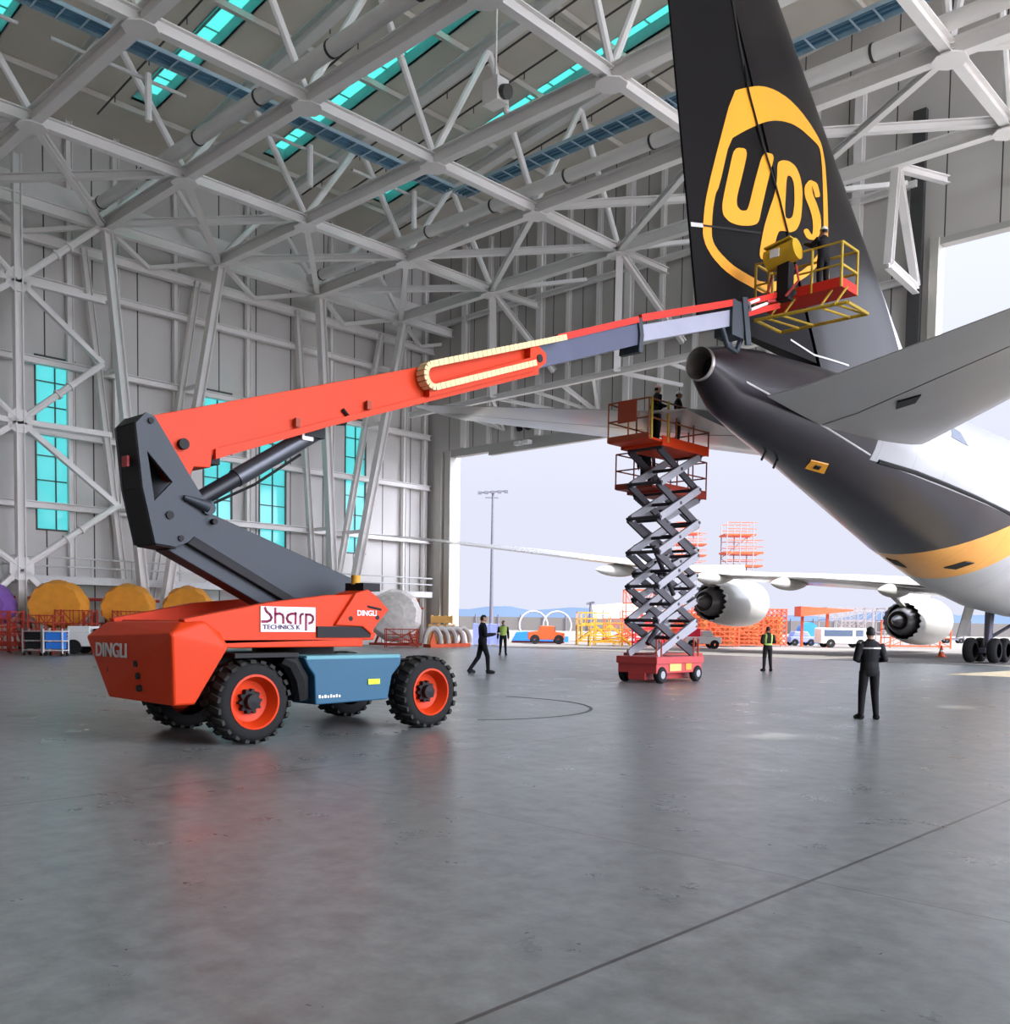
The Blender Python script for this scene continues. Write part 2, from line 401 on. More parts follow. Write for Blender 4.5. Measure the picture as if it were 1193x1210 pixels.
def text_mesh(name, body, size, loc, rot, mat, parent, extrude=0.004, sx_=1.0):
    cu = bpy.data.curves.new(name, 'FONT'); cu.body = body; cu.size = size; cu.extrude = extrude
    cu.align_x = 'CENTER'; cu.align_y = 'CENTER'; cu.resolution_u = 3; cu.offset = size * 0.012
    t = bpy.data.objects.new(name, cu); COL.objects.link(t)
    dg = bpy.context.evaluated_depsgraph_get(); dg.update()
    me = bpy.data.meshes.new_from_object(t.evaluated_get(dg)); bpy.data.objects.remove(t); bpy.data.curves.remove(cu)
    me.materials.clear(); me.materials.append(M[mat])
    me.transform(Matrix.Diagonal((sx_, 1, 1, 1)))
    o = bpy.data.objects.new(name, me); COL.objects.link(o)
    o.parent = parent; off = OFF.get(parent.name, V((0, 0, 0)))
    o.location = V(loc) - off; o.rotation_euler = rot; OFF[o.name] = off
    return o
# ------------------------------------------------------------------ the hangar shell
XL, YB = -52.7, 47.0          # left wall face, door wall face
def deckz(x): return 28.0 + 0.113 * (x + 48.8)
def upz(x): return 26.1 + 0.12 * (x + 49.5)

struct(MB().bb((5.5, -30, -.25), (36, YB + .6, .002)), 'trim_8', 'bounce_slab', 'unseen pale floor slab on the right, added to bounce sunlight upward', 'floor')  # out-of-view slab added to bounce sunlight up onto the roof steel
struct(MB().bb((XL - .3, -30, -.25), (5.5, YB + .6, 0)), 'floor', 'floor', 'grey polished concrete hangar floor with slab joints', 'floor')
g = MB().bb((-2600, -900, -.6), (900, 2600, -.26)); g.bb((-2600, YB + .6, -.3), (900, 2600, -.01))
struct(g, 'trim_1', 'apron', 'pale concrete apron outside the hangar door', 'apron')
struct(MB().bb((-51, 46.75, -.02), (36, 47.05, .012)), 'trim_2', 'pipe_dark', 'dark door track line along the threshold of the hangar door', 'threshold')
# curved tyre mark on the floor
pts = [(-14.0 + 2.8 * math.sin(a), 13.2 + 2.8 * math.cos(a)) for a in [R(d) for d in range(-20, 125, 6)]]
tm = MB()
for i in range(len(pts) - 1):
    (ax, ay), (bx, by) = pts[i], pts[i + 1]
    tm.bar((ax, ay, .003), (bx, by, .003), .07, .004)
M['mark'] = pm('rubber_mark', (0.09, 0.09, 0.09), 0.6)
tag(tm.build('tyre_mark', 'mark'), 'dark curved tyre mark on the concrete floor beyond the boom lift', 'tyre mark')

ym = MB(); ym.prism([(-12.5, 36.7, .001), (-11.9, 42.2, .001), (-5.5, 42.2, .001), (-5.5, 37.2, .001)], (0, 0, .004)); M['patch_yellow'] = pm('patch_yellow', (0.62, 0.53, 0.36), 0.6)  # flat pale yellow quad lying just above the floor
tag(ym.build('floor_patch', 'patch_yellow'), 'pale yellow patch on the hangar floor at the right edge', 'floor marking')
# left wall with four tall window openings
WIN = [(19.7, 21.7), (29.25, 31.1), (33.05, 34.95), (39.65, 41.35)]
WZ = (6.25, 15.25)
w = MB()
x0, x1 = XL - .25, XL
w.bb((x0, -30, 0), (x1, YB, WZ[0])); w.bb((x0, -30, WZ[1]), (x1, YB, 27.7))
ys = [-30] + [v for p in WIN for v in p] + [YB]
for i in range(0, len(ys), 2): w.bb((x0, ys[i], WZ[0]), (x1, ys[i + 1], WZ[1]))
struct(w, 'wall_left', 'wallL', 'left hangar wall of grey cladding sheets with tall window strips', 'wall')
for i, (a, b) in enumerate(WIN):
    fr = MB()
    fr.bb((XL - .1, a - .06, WZ[0] - .06), (XL + .03, a + .03, WZ[1] + .06)); fr.bb((XL - .1, b - .03, WZ[0] - .06), (XL + .03, b + .06, WZ[1] + .06))
    fr.bb((XL - .1, a, WZ[0] - .06), (XL + .03, b, WZ[0] + .03)); fr.bb((XL - .1, a, WZ[1] - .03), (XL + .03, b, WZ[1] + .06))
    fr.bb((XL - .1, (a + b) / 2 - .025, WZ[0]), (XL + .02, (a + b) / 2 + .025, WZ[1]))
    for k in range(1, 7):
        z = WZ[0] + (WZ[1] - WZ[0]) * k / 7; fr.bb((XL - .1, a, z - .025), (XL + .02, b, z + .025))
    o = struct(fr, 'window_%d' % (i + 1), 'pipe_dark', ['tall cyan window strip nearest the left edge of the left wall', 'tall cyan window strip just left of the boom lift elbow cylinder', 'tall cyan window strip behind the upper end of the lift cylinder', 'tall cyan window strip nearest the door corner'][i], 'window')
    MB().bb((XL - .07, a, WZ[0]), (XL - .05, b, WZ[1])).build('pane', 'glass', o)

w = MB(); w.bb((XL - .25, -30.3, 0), (36, -30, 38))  # out-of-view walls, added to keep light off surfaces facing the back
w.bb((36, -30, 0), (36.3, 4, 38))
struct(w, 'wall_light_block', 'wallB', 'plain unseen walls behind and right of the viewpoint, added to block light', 'wall')
# back wall with the lower main opening and the taller slot for the tail
w = MB()
y0, y1 = YB, YB + .4
w.bb((XL - .25, y0, 0), (-51.6, y1, 30)); w.bb((-51.6, y0, 13.75), (-17.4, y1, 32)); w.bb((-17.4, y0, 19.84), (-3.0, y1, 34)); w.bb((-3.0, y0, 13.75), (36, y1, 36))
struct(w, 'wall_back', 'wallB', 'door wall of grey cladding above the wide hangar door opening', 'wall')
t = MB(); t.bb((-51.6, YB - .25, 0), (-50.95, YB + .5, 13.75)); t.bb((-50.75, YB - .1, 0), (-50.15, YB + .9, 13.75))
struct(t, 'trim_3', 'jamb', 'pale vertical door jamb at the left end of the hangar opening', 'door jamb')
t = MB(); t.bb((-50.9, YB - .02, 13.3), (-17.2, YB + .5, 13.8)); t.bb((-46, YB - .45, 12.95), (-20, YB - .1, 13.25))
struct(t, 'trim_4', 'lintel', 'grey lintel rail along the top of the main door opening', 'lintel')
t = MB(); t.bb((-17.35, YB - .2, 13.4), (-16.95, YB + .6, 19.9))
struct(t, 'trim_5', 'jamb', 'pale upright at the left side of the raised tail slot', 'door jamb')
t = MB(); t.bb((-18.3, YB - .3, 13.6), (-17.7, YB, 26)); 
struct(t, 'trim_6', 'band', 'dark upright post beside the raised tail slot', 'door jamb')
t = MB(); t.bb((-17.2, YB - .05, 19.6), (-3, YB + .5, 19.9))
struct(t, 'trim_7', 'lintel', 'grey lintel of the raised tail slot at the right', 'lintel')
# posts on the inner face of the door wall
for i, x in enumerate((-48.6, -46.3, -44, -41.7, -39.4, -37, -34.7, -32.4, -30.1, -27.8, -25.5, -23.2, -20.9)):
    big = i % 3 == 0
    s_ = .42 if big else .26
    struct(MB().ibeam((x, YB - s_ / 2, 13.8), (x, YB - s_ / 2, 27.5 + .1 * i), s_, s_), 'wall_post', 'steel', 'steel upright on the door wall above the main opening, among a row of them', 'wall post', None, 'uprights on the door wall')
for z, lb in ((22.6, 'upper'), (18.2, 'lower')):
    struct(MB().ibeam((XL, YB - .3, z), (-18, YB - .3, z), .3, .3), 'wall_rail', 'steel', lb + ' horizontal steel rail on the door wall above the main opening', 'wall rail')

# roof deck with skylight wells
SKY = [(15.3, 16.6), (23.0, 24.4), (30.7, 32.1), (38.4, 39.7)]
SX0, SX1 = -48.6, 20.0
ysl = [-30] + [v for p in SKY for v in p] + [YB + .5]
c = MB()
def slab(mb, xa, xb, ya, yb, lift=0.0, th=.12):
    vs = []
    for z in (0, th):
        for (x, y) in ((xa, ya), (xb, ya), (xb, yb), (xa, yb)): vs.append((x, y, deckz(x) + z + lift))
    mb.add(vs, [(0, 3, 2, 1), (4, 5, 6, 7), (0, 1, 5, 4), (1, 2, 6, 5), (2, 3, 7, 6), (3, 0, 4, 7)])
for i in range(0, len(ysl), 2): slab(c, XL - .5, 36, ysl[i], ysl[i + 1])
for a, b in SKY: slab(c, XL - .5, SX0, a, b); slab(c, SX1, 36, a, b)
struct(c, 'ceiling', 'deck', 'brown-grey sheet roof deck above the trusses', 'ceiling')
SKN = ['cyan skylight strip in the far upper left corner', 'cyan skylight strip left of the first long duct', 'cyan skylight strip crossing the middle of the roof', 'cyan skylight strip nearest the door wall']
for i, (a, b) in enumerate(SKY):
    u = MB()
    for (ya, yb) in ((a - .06, a), (b, b + .06)): slab(u, SX0, SX1, ya, yb, 0, .75)
    slab(u, SX0 - .06, SX0, a, b, 0, .75)
    ym = a + (b - a) * .36
    slab(u, SX0, SX1, ym - .1, ym + .02, .45, .3)
    x = SX0 + 1.5
    while x < SX1: slab(u, x - .03, x + .03, a, b, .66, .1); x += 1.55
    o = struct(u, 'window_%d' % (i + 5), 'upstand', SKN[i], 'skylight')
    p = MB(); slab(p, SX0, SX1, a, b, .71, .02); p.build('pane', 'skyglass', o)

# ---- roof steel
XN = [-50.2, -41.8, -32.2, -22.45, -12.75, -3.1, 6.6, 16.3]
YN = [2.2, 8.9, 15.6, 22.3, 28.9, 35.6, 42.3]
ZL = 21.9
YM = [(YN[i] + YN[i + 1]) / 2 for i in range(len(YN) - 1)]
XM = [(XN[i] + XN[i + 1]) / 2 for i in range(len(XN) - 1)]
rown = ['first', 'second', 'third', 'fourth', 'fifth', 'sixth', 'seventh']
for j, y in enumerate(YN):
    back = len(YN) - j
    lb = rown[back - 1] + ' cross truss counted from the door wall, flat steel bottom chord with webs'
    m = MB()
    m.ibeam((XN[0], y, ZL), (XN[-1], y, ZL), .42, .62, .05)
    for x in XN: m.prism([(x + .62 * math.cos(k * math.pi / 4 + .39), y + .62 * math.sin(k * math.pi / 4 + .39), ZL - .33) for k in range(8)], (0, 0, -.05))
    for i, x in enumerate(XN):
        for ym in [q for q in YM if abs(q - y) < 4]:
            m.tube([(x, y, ZL + .2), (x, ym, upz(x) - .2)], .16, 8)
    struct(m, 'roof_truss', 'steel', lb, 'roof truss', 40)
for i, x in enumerate(XN):
    lb = rown[i] if i < 7 else 'eighth'
    m = MB()
    if i: m.ibeam((x, YN[0], ZL), (x, YN[-1], ZL), .36, .5, .045)
    if not i: continue
    m.ibeam((x, YN[-1], ZL), (x, YB, ZL + .1), .3, .36)
    struct(m, 'roof_beam', 'steel', lb + ' flat roof beam from the left wall, running towards the door wall', 'roof beam')
for j, y in enumerate(YM):
    m = MB(); m.ibeam((-51.5, y, upz(-51.5)), (XN[-1], y, upz(XN[-1])), .5, .6)
    struct(m, 'roof_girder', 'steel', rown[len(YM) - 1 - j] + ' sloping top chord counted from the door wall, under the roof deck', 'roof girder')
k = 0
x = -49.2
while x < 12:
    m = MB(); m.bar((x, 0, deckz(x) - .16), (x, YB, deckz(x) - .16), .22, .28)
    tag(m.build('purlin', 'purlin'), 'light purlin under the roof deck running towards the door wall', 'purlin', 'purlins under the roof deck', 'structure')
    x += 4.8
# flat cross bracing in the cells along the left wall and along the door wall
def xbrace(xa, xb, ya, yb, where):
    m = MB(); m.ibeam((xa, ya, ZL + .12), (xb, yb, ZL + .12), .3, .34); m.ibeam((xa, yb, ZL - .1), (xb, ya, ZL - .1), .28, .3)
    struct(m, 'roof_brace', 'steel', 'crossed flat roof bracing ' + where, 'roof brace', None)
for j in range(1, len(YN) - 1): xbrace(XN[0], XN[1], YN[j], YN[j + 1], 'along the left wall, bay %s from the door wall' % rown[len(YN) - 2 - j])
for i in range(1, len(XN) - 2): xbrace(XN[i], XN[i + 1], YN[-2], YN[-1], 'along the door wall, bay %s from the left wall' % rown[i])
# eave beams at the top of the left wall
m = MB(); m.ibeam((-50.2, 2, ZL), (-50.2, YB, ZL), .4, .55); struct(m, 'eave_beam', 'steel_wall', 'inner eave beam joining the column heads of the left wall', 'eave beam')
m = MB(); m.ibeam((-52.1, 2, 21.0), (-52.1, YB, 21.0), .4, .5); m.bb((-52.5, 2, 22.6), (-51.9, YB, 23.9)); struct(m, 'eave_beam', 'steel_wall', 'outer eave beam against the left wall below the roof edge', 'eave beam')
m = MB()
yy = 2.2
while yy < 46: m.bar((-50.2, yy, 21.9), (-52.1, yy + 3.3, 21.1), .22); m.bar((-52.1, yy + 3.3, 21.1), (-50.2, yy + 6.7, 21.9), .22); yy += 6.7
struct(m, 'eave_lacing', 'steel_wall', 'zigzag lacing between the two eave beams of the left wall', 'eave lacing')

# ---- left wall columns: V frames
for i, (yb, yt) in enumerate(((11.9, (8.9, 15.6)), (24.8, (22.35, 28.9)), (37.3, (35.7, 42.5)))):
    m = MB(); nm = ['at the left edge of the view', 'behind the boom lift elbow', 'between the third window and the door corner'][i]
    for q in yt: m.ibeam((-50.1, yb + (.25 if q > yb else -.25), 0), (-50.1, q, ZL - .2), .5, .45, .05)
    m.bb((-50.6, yb - .7, 0), (-49.6, yb + .7, .35))
    struct(m, 'wall_column', 'steel_wall', 'V shaped steel column pair on the left wall ' + nm, 'column')
    m = MB()
    for q in yt: m.ibeam((-52, yb + (.35 if q > yb else -.35), 0), (-52, q - .4, 21.1), .36, .34, .04)
    for q in yt:
        for z in (14.8, 7.5): 
            f = 1 - z / 21.; yq = q * (1 - f) + yb * f; m.bar((-50.1, yq, z), (-52, yq, z), .2)
    struct(m, 'wall_column', 'steel_wall', 'rear V shaped strut pair close to the cladding ' + nm, 'column')
# star bracing bay at the left
m = MB()
m.ibeam((-50.1, 17.95, 0), (-50.1, 17.95, 24), .42, .4, .05)
for z in (18.0, 11.2, 4.0):
    m.prism([(-49.95, 17.95 + .62 * math.cos(k * math.pi / 4 + .39), z + .62 * math.sin(k * math.pi / 4 + .39)) for k in range(8)], (-.25, 0, 0))
struct(m, 'wall_post', 'steel_wall', 'tall steel post with three star shaped joints near the left edge', 'wall post')
br = [(18, 22.1, 21.8), (18, 22.1, 14.8), (11.2, 22.1, 14.8), (11.2, 22.9, 7.5), (4.0, 22.9, 7.6), (4.0, 21.6, 0.4), (18, 22.2, 18), (11.2, 22.5, 11.2)]
for i, (z0, y, z) in enumerate(br):
    for sgn in (1, -1):
        ye = y if sgn > 0 else 35.9 - y
        m = MB(); 
        (m.tube([(-50.1, 17.95, z0), (-50.1, ye, z)], .17, 8) if i in (0, 2, 4) else m.bar((-50.1, 17.95, z0), (-50.1, ye, z), .26, .3, (1, 0, 0)))
        if i in (0, 2, 4):
            for f in (.45, .6):
                p = V((-50.1, 17.95, z0)).lerp(V((-50.1, ye, z)), f); d = (V((-50.1, ye, z)) - V((-50.1, 17.95, z0))).normalized() * .07
                m.tube([p - d, p + d], .25, 10)
        struct(m, 'wall_brace', 'steel_wall', 'steel brace fanning %s from the %s star joint near the left edge' % (('right' if sgn > 0 else 'left') + (' and up' if z > z0 + .5 else ' and down' if z < z0 - .5 else ' level'), {18: 'top', 11.2: 'middle', 4.0: 'bottom'}[z0]), 'wall brace', 40)
for z, n_ in ((18.9, 'topmost'), (14.85, 'second from top'), (11.25, 'middle'), (7.45, 'second lowest')):
    struct(MB().ibeam((-52.2, 2, z), (-52.2, YB - .2, z), .4, .36, .05), 'wall_girt', 'steel_wall', n_ + ' horizontal girt along the left wall', 'wall girt')
for y in (8, 21.4, 23.9, 27.4, 32.1, 38.3, 44.6, 46.5):
    struct(MB().ibeam((-52.45, y, 0), (-52.45, y, 27.6), .3, .34), 'wall_post', 'steel_wall', 'upright cladding post on the left wall, among a row of them', 'wall post', None, 'uprights on the left wall')
# low walkway rail along the left wall
m = MB(); m.bb((-51.9, 2, 3.35), (-50.9, YB - 1, 3.75))
m.tube([(-50.95, 2, 4.25), (-50.95, YB - 1, 4.25)], .05, 6); m.tube([(-50.95, 2, 4.7), (-50.95, YB - 1, 4.7)], .05, 6)
y = 2
while y < YB - 1: m.bar((-50.95, y, 3.7), (-50.95, y, 4.72), .05); y += 2.2
tag(m.build('wall_walkway', 'rail'), 'low grey walkway with two rails along the left wall', 'walkway', None, 'structure')
MBp = MB(); MBp.tube([(-51.9, 2, 2.6), (-51.9, YB - 1, 2.6)], .09, 8)
tag(MBp.build('wall_pipe', 'standred'), 'thin reddish pipe under the walkway of the left wall', 'pipe')

# ---- header truss on the inner side of the main opening
m = MB()
HY = 43.4
m.ibeam((-50.5, HY, 15.7), (-18.5, HY, 15.7), .3, .34); 
for x in (-45, -37, -27.3):
    m.bar((x, HY, 15.7), (x, YB, 14.6), .2); m.bar((x - 2.4, HY, 15.7), (x, YB, 14.6), .16); m.bar((x + 2.4, HY, 15.7), (x, YB, 14.6), .16)
struct(m, 'header_truss', 'steel', 'flat truss along the door wall above the main opening', 'header truss')
for i, x in enumerate((-41.8, -32.2, -22.45)):
    m = MB(); m.ibeam((x, 42.5, ZL - .3), (x - .7, HY, 15.7), .38, .38); m.ibeam((x + .2, 42.5, ZL - .3), (x + 1.5, YB - .4, 17.6), .3, .3); m.bar((x - .7, HY, 15.7), (x + 1.5, YB - .4, 15.2), .2)
    m.bar((x + .2, 42.4, ZL), (x + 4, YB - .4, ZL + .8), .22)
    struct(m, 'hanger_frame', 'steel', ['leftmost', 'middle', 'rightmost'][i] + ' pair of steel hangers from the roof to the header truss', 'hanger frame')
m = MB(); m.ibeam((-17.3, 42.5, ZL - .2), (-17.5, 42.5, 17.6), .34, .34); m.ibeam((-17.3, 42.6, ZL - .2), (-17.8, YB - .5, 17.7), .34, .34); m.ibeam((-17.5, 42.5, 17.6), (-17.8, YB - .5, 17.6), .3, .4); m.ibeam((-17.3, 42.5, ZL - .2), (-16.6, YB - .4, 22.3), .3, .34)
struct(m, 'hanger_frame', 'steel', 'triangular steel hanger beside the raised tail slot', 'hanger frame')
t_ = thing('track_bracket', 'pair of black brackets hanging above the door lintel', 'bracket', (-43, 46.4, 13.3))
for dx in (0, .75): m = MB(); m.bar((-43.3 + dx, 46.4, 15.2), (-43.0 + dx, 46.4, 14.2), .28); m.build('bracket_arm', 'black', t_); m = MB(); m.bb((-43.35 + dx, 46.2, 13.25), (-42.85 + dx, 46.6, 13.5)); m.build('bracket_foot', 'white', t_)

# ---- services under the roof
def duct(y, x0_, x1_, name, label):
    t_ = thing(name, label, 'duct', (x0_, y, ZL + .55))
    MB().tube([(x0_, y, ZL + .55), (x1_, y, ZL + .55)], .3, 14).build('pipe_run', 'duct', t_, 40)
    x = x0_ + 1.2
    while x < x1_:
        MB().tube([(x - .05, y, ZL + .55), (x + .05, y, ZL + .55)], .33, 14).build('clamp', 'band', t_, 40); x += 4.8
duct(21.55, -50.0, 6, 'round_duct', 'long pale round duct beside the fourth cross truss from the door wall')
duct(34.9, -50.0, 6, 'round_duct', 'long pale round duct beside the second cross truss from the door wall')
def tray(p, q, label):
    t_ = thing('cable_tray', label, 'cable tray', p)
    p, q = V(p), V(q); d = (q - p).normalized(); sd = d.cross(V((0, 0, 1)))
    m = MB()
    for k in (-1, 0, 1): m.tube([p + sd * .27 * k, q + sd * .27 * k], .085, 6)
    m.build('cable_bundle', 'tray', t_)
    m = MB()
    for k in (-1, 1): m.bar(p + sd * .48 * k - V((0, 0, .05)), q + sd * .48 * k - V((0, 0, .05)), .04, .16)
    L = (q - p).length; n = int(L / .9)
    for k in range(n + 1): c_ = p + d * (L * k / n) - V((0, 0, .12)); m.bar(c_ - sd * .5, c_ + sd * .5, .06, .05)
    m.build('tray_frame', 'tray_light', t_)
tray((-38, 8, 24.45), (-38, 35.2, 24.45), 'blue cable tray running towards the door wall past the skylights')
tray((-38, 36.0, 24.5), (-2, 35.9, 24.5), 'blue cable tray running across the roof towards the aircraft fin')
for y, a in ((8.6, 0), (15.4, 1), (23.4, 2), (29.9, 3)):
    t_ = thing('hanging_pipe', 'white straight pipe with an upright hanger, %s along the left roof bay' % ['nearest the camera', 'second', 'third', 'farthest'][a], 'pipe', (-39.3, y, 24))
    MB().tube([(-39.3, y, 24), (-39.3, y + 5.6, 24)], .08, 8).build('pipe_run', 'pipe_white', t_, 40)
    MB().tube([(-39.0, y + 3.8, 24.1), (-39.0, y + 3.8, 22.2)], .14, 8).build('hanger', 'steel', t_, 40)
for i, y in enumerate((19.9, 21.9, 27.0, 28.6, 34.3, 36.2, 41.6)):
    m = MB(); m.tube([(-50, y, deckz(-50) - .55), (10, y, deckz(10) - .55)], .05, 6)
    for k in range(15): x = -48 + k * 3.6; m.tube([(x, y, deckz(x) - .55), (x, y, deckz(x) - .9)], .03, 5)
    tag(m.build('sprinkler_pipe', 'pipe_dark'), 'thin dark sprinkler pipe with short drops under the roof deck', 'pipe', 'sprinkler pipes under the roof deck')
t_ = thing('roof_fan', 'grey roof fan box hung between the webs in mid roof', 'fan', (-29.6, 30.2, 24.4))
MB().bb((-30.2, 29.9, 23.9), (-29.3, 30.6, 24.9)).build('housing', 'steel', t_); MB().tube([(-29.3, 30.25, 24.3), (-29.0, 30.25, 24.2)], .3, 12).build('outlet', 'pipe_dark', t_); MB().bar((-29.7, 30.2, 24.9), (-29.7, 30.2, 27.9), .08).build('hanger', 'steel', t_)
# ------------------------------------------------------------------ the aircraft
AX, AY = -13.6, 21.5
ac = thing('cargo_aircraft', 'large white cargo jet with black-brown tail fin and gold shield emblem, tail inside the hangar', 'aircraft', (AX, AY, 0))
FS = [(21.5, .40, 8.80, 7.95), (21.9, .50, 8.92, 7.62), (22.5, .64, 9.05, 7.22), (24, .95, 9.25, 6.86), (27, 1.5, 9.42, 6.3), (31, 2.1, 9.55, 5.38), (36, 2.65, 9.65, 4.13), (41, 3.0, 9.65, 3.05), (45, 3.2, 9.65, 2.5), (49, 3.25, 9.65, 2.25), (60, 3.25, 9.65, 2.1), (78, 3.25, 9.7, 2.1), (88, 3.1, 10.1, 2.2), (94, 2.4, 9.6, 2.7), (97, 1.3, 8.2, 3.6), (98.2, .3, 6.6, 4.9)]
def fus_at(y):
    for a, b in zip(FS, FS[1:]):
        if a[0] <= y <= b[0]:
            f = (y - a[0]) / (b[0] - a[0]); return [a[k] + (b[k] - a[k]) * f for k in (1, 2, 3)]
    return FS[-1][1:]
ys = []
y = AY
while y < 98.2: ys.append(y); y += .5 if y < 50 else 2
def ring(y, n=48, grow=0.0):
    w, t_, b_ = fus_at(y)
    return [(AX + (w + grow) * math.cos(2 * math.pi * k / n), y, (t_ + b_) / 2 + ((t_ - b_) / 2 + grow) * math.sin(2 * math.pi * k / n)) for k in range(n)]
rings = [ring(y) for y in ys]
m = MB(); m.loft(rings, False); m.f.append(list(range((len(rings) - 1) * 48, len(rings) * 48))); m.m.append(0)
fus = m.build('fuselage', 'fus', ac, 60)
# auxiliary exhaust at the very end of the tail cone
ez = 8.375
m = MB(); 
def ell(y, f): return [(AX + .40 * f * math.cos(2 * math.pi * k / 28), y, ez + .425 * f * math.sin(2 * math.pi * k / 28)) for k in range(28)]
m.loft([ell(21.5, 1.0), ell(21.38, 1.03), ell(21.36, .97), ell(21.5, .93), ell(22.1, .85)], False)
ex = m.build('exhaust_pipe', 'tank', ac, 50, label='bright metal rim of the tail cone exhaust')
m = MB(); m.loft([ell(22.1, .85), ell(22.12, .02)], False); m.build('exhaust_baffle', 'seam', ex)
def fus_patch(pts, name, mat, lift=.012):
    """small plate lying on the starboard skin; pts are (Y, Z)"""
    vs = []
    for (y, z) in pts:
        w, t_, b_ = fus_at(y); zc = (t_ + b_) / 2; h = (t_ - b_) / 2
        vs.append((AX + (w + lift) * math.sqrt(max(0, 1 - ((z - zc) / (h + lift)) ** 2)), y, z))
    inner = [(p[0] - .03, p[1], p[2]) for p in vs]
    n = len(vs); m = MB(); m.add(vs + inner, [tuple(range(n)), tuple(range(2 * n - 1, n - 1, -1))] + [(k, (k + 1) % n, n + (k + 1) % n, n + k) for k in range(n)])
    return m.build(name, mat, ac)
def belly_patch(pts, name, mat, lift=.03):
    """small plate lying on the underside; pts are (X, Y)"""
    vs = []
    for (x, y) in pts:
        w, t_, b_ = fus_at(y); zc = (t_ + b_) / 2; h = (t_ - b_) / 2 + lift
        vs.append((x, y, zc - h * math.sqrt(max(0, 1 - ((x - AX) / (w + lift)) ** 2))))
    n = len(vs); inner = [(p[0], p[1], p[2] + .03) for p in vs]; m = MB()
    m.add(vs + inner, [tuple(range(n)), tuple(range(2 * n - 1, n - 1, -1))] + [(k, (k + 1) % n, n + (k + 1) % n, n + k) for k in range(n)])
    return m.build(name, mat, ac)
pl = belly_patch([(-13.3, 26.75), (-12.98, 26.5), (-12.78, 27.2), (-13.05, 27.5)], 'skin_placard', 'gold'); pl['label'] = 'small gold placard with a dark mark'
belly_patch([(-13.12, 26.92), (-13.0, 26.86), (-12.94, 27.08), (-13.05, 27.14)], 'placard_mark', 'seam', .045)
belly_patch([(-12.85, 37.2), (-12.6, 37.75), (-12.05, 38.05), (-12.2, 37.5)], 'outflow_vent', 'seam', .05)
fus_patch([(33.2, 8.0), (34.4, 7.85), (34.2, 8.3), (33.6, 8.42)], 'skin_opening', 'glassdark')
belly_patch([(-14.55, 36.0), (-14.55, 36.9), (-14.1, 36.9), (-14.1, 36.0)], 'belly_vent', 'seam')
m = MB()
for dy in (0, .7): m.bar((AX - .1, 25.2 + dy, 6.75 - dy * .2), (AX - .1, 24.9 + dy, 6.4 - dy * .2), .05)
m.build('drain_mast', 'seam', ac)
# seam rail along the stabiliser cut-out
rail = [(y, 7.95 - .2 * (y - 23)) for y in (22.6, 23.5, 24.5, 25.5, 26.5, 27.5, 28.5)]
m = MB(); m.tube([(AX + fus_at(y)[0] * math.sqrt(max(0, 1 - ((z - sum(fus_at(y)[1:]) / 2) / ((fus_at(y)[1] - fus_at(y)[2]) / 2)) ** 2)), y, z) for y, z in rail], .03, 6); m.build('skin_rail', 'seamlight', ac, 40)
rail = [(29, 6.72), (31, 6.6), (33, 6.42), (35, 6.22), (38, 5.9), (42, 5.5)]
m = MB(); m.tube([(AX + fus_at(y)[0] * math.sqrt(max(0, 1 - ((z - sum(fus_at(y)[1:]) / 2) / ((fus_at(y)[1] - fus_at(y)[2]) / 2)) ** 2)) + .0, y, z) for y, z in rail], .07, 6); m.build('skin_rail', 'seam', ac, 40)

# fin and rudder
def LE(z): return 34.17 - 1.285 * (z - 11.67)
def TE(z): return 21.2 - .225 * (z - 9.7)
def fin_half(y, z):
    s = (y - TE(z)) / (LE(z) - TE(z)); s = min(max(s, 0), 1)
    T = .30 - .012 * (z - 9)
    if s < .45: return T * (.10 + .90 * s / .45)
    if s < .75: return T
    return T * math.sqrt(max(0, 1 - ((s - .75) / .25) ** 2))
def fin_part(name, s0, s1, zb, zt, ns, nz, mat='fin'):
    m = MB(); vs = []; idx = {}
    zs = [zb + (zt - zb) * j / nz for j in range(nz + 1)]
    rings = []
    for z in zs:
        L = [s0 + (s1 - s0) * (1 - (1 - i / ns) ** 1.6) if s1 > .9 else s0 + (s1 - s0) * i / ns for i in range(ns + 1)]
        y = [TE(z) + s * (LE(z) - TE(z)) for s in L]
        rings.append([(AX + fin_half(q, z), q, z) for q in y] + [(AX - fin_half(q, z) - (1e-4), q, z) for q in y[::-1]])
    m.loft(rings, True)
    return m.build(name, mat, ac, 40)
fin_part('tail_fin', .407, 1.0, 9.1, 20.0, 22, 24)
rud = fin_part('rudder', 0, .393, 9.55, 19.8, 8, 16, 'rudder')
rud['label'] = 'matt black rudder along the rear edge of the fin'
def on_fin(y, z, lift): return (AX + fin_half(y, z) + lift, y, z)
def fin_strip(pts, w, name, mat, parent, lift=.02):
    m = MB(); vs = []
    P = [V((0, *p)) for p in pts]; dense = []
    for a, b in zip(P, P[1:]):
        for k in range(6): dense.append(a.lerp(b, k / 6))
    dense.append(P[-1])
    for i, p in enumerate(dense):
        d = (dense[min(i + 1, len(dense) - 1)] - dense[max(i - 1, 0)]).normalized(); n = V((0, -d.z, d.y)) * w / 2
        vs += [on_fin((p + n).y, (p + n).z, lift), on_fin((p - n).y, (p - n).z, lift)]
    fs = [(2 * i, 2 * i + 1, 2 * i + 3, 2 * i + 2) for i in range(len(dense) - 1)]
    m.add(vs, fs); return m.build(name, mat, parent)
fin_strip([(20.78, 11.66), (21.3, 11.78)], .10, 'rudder_seam', 'seamlight', rud)
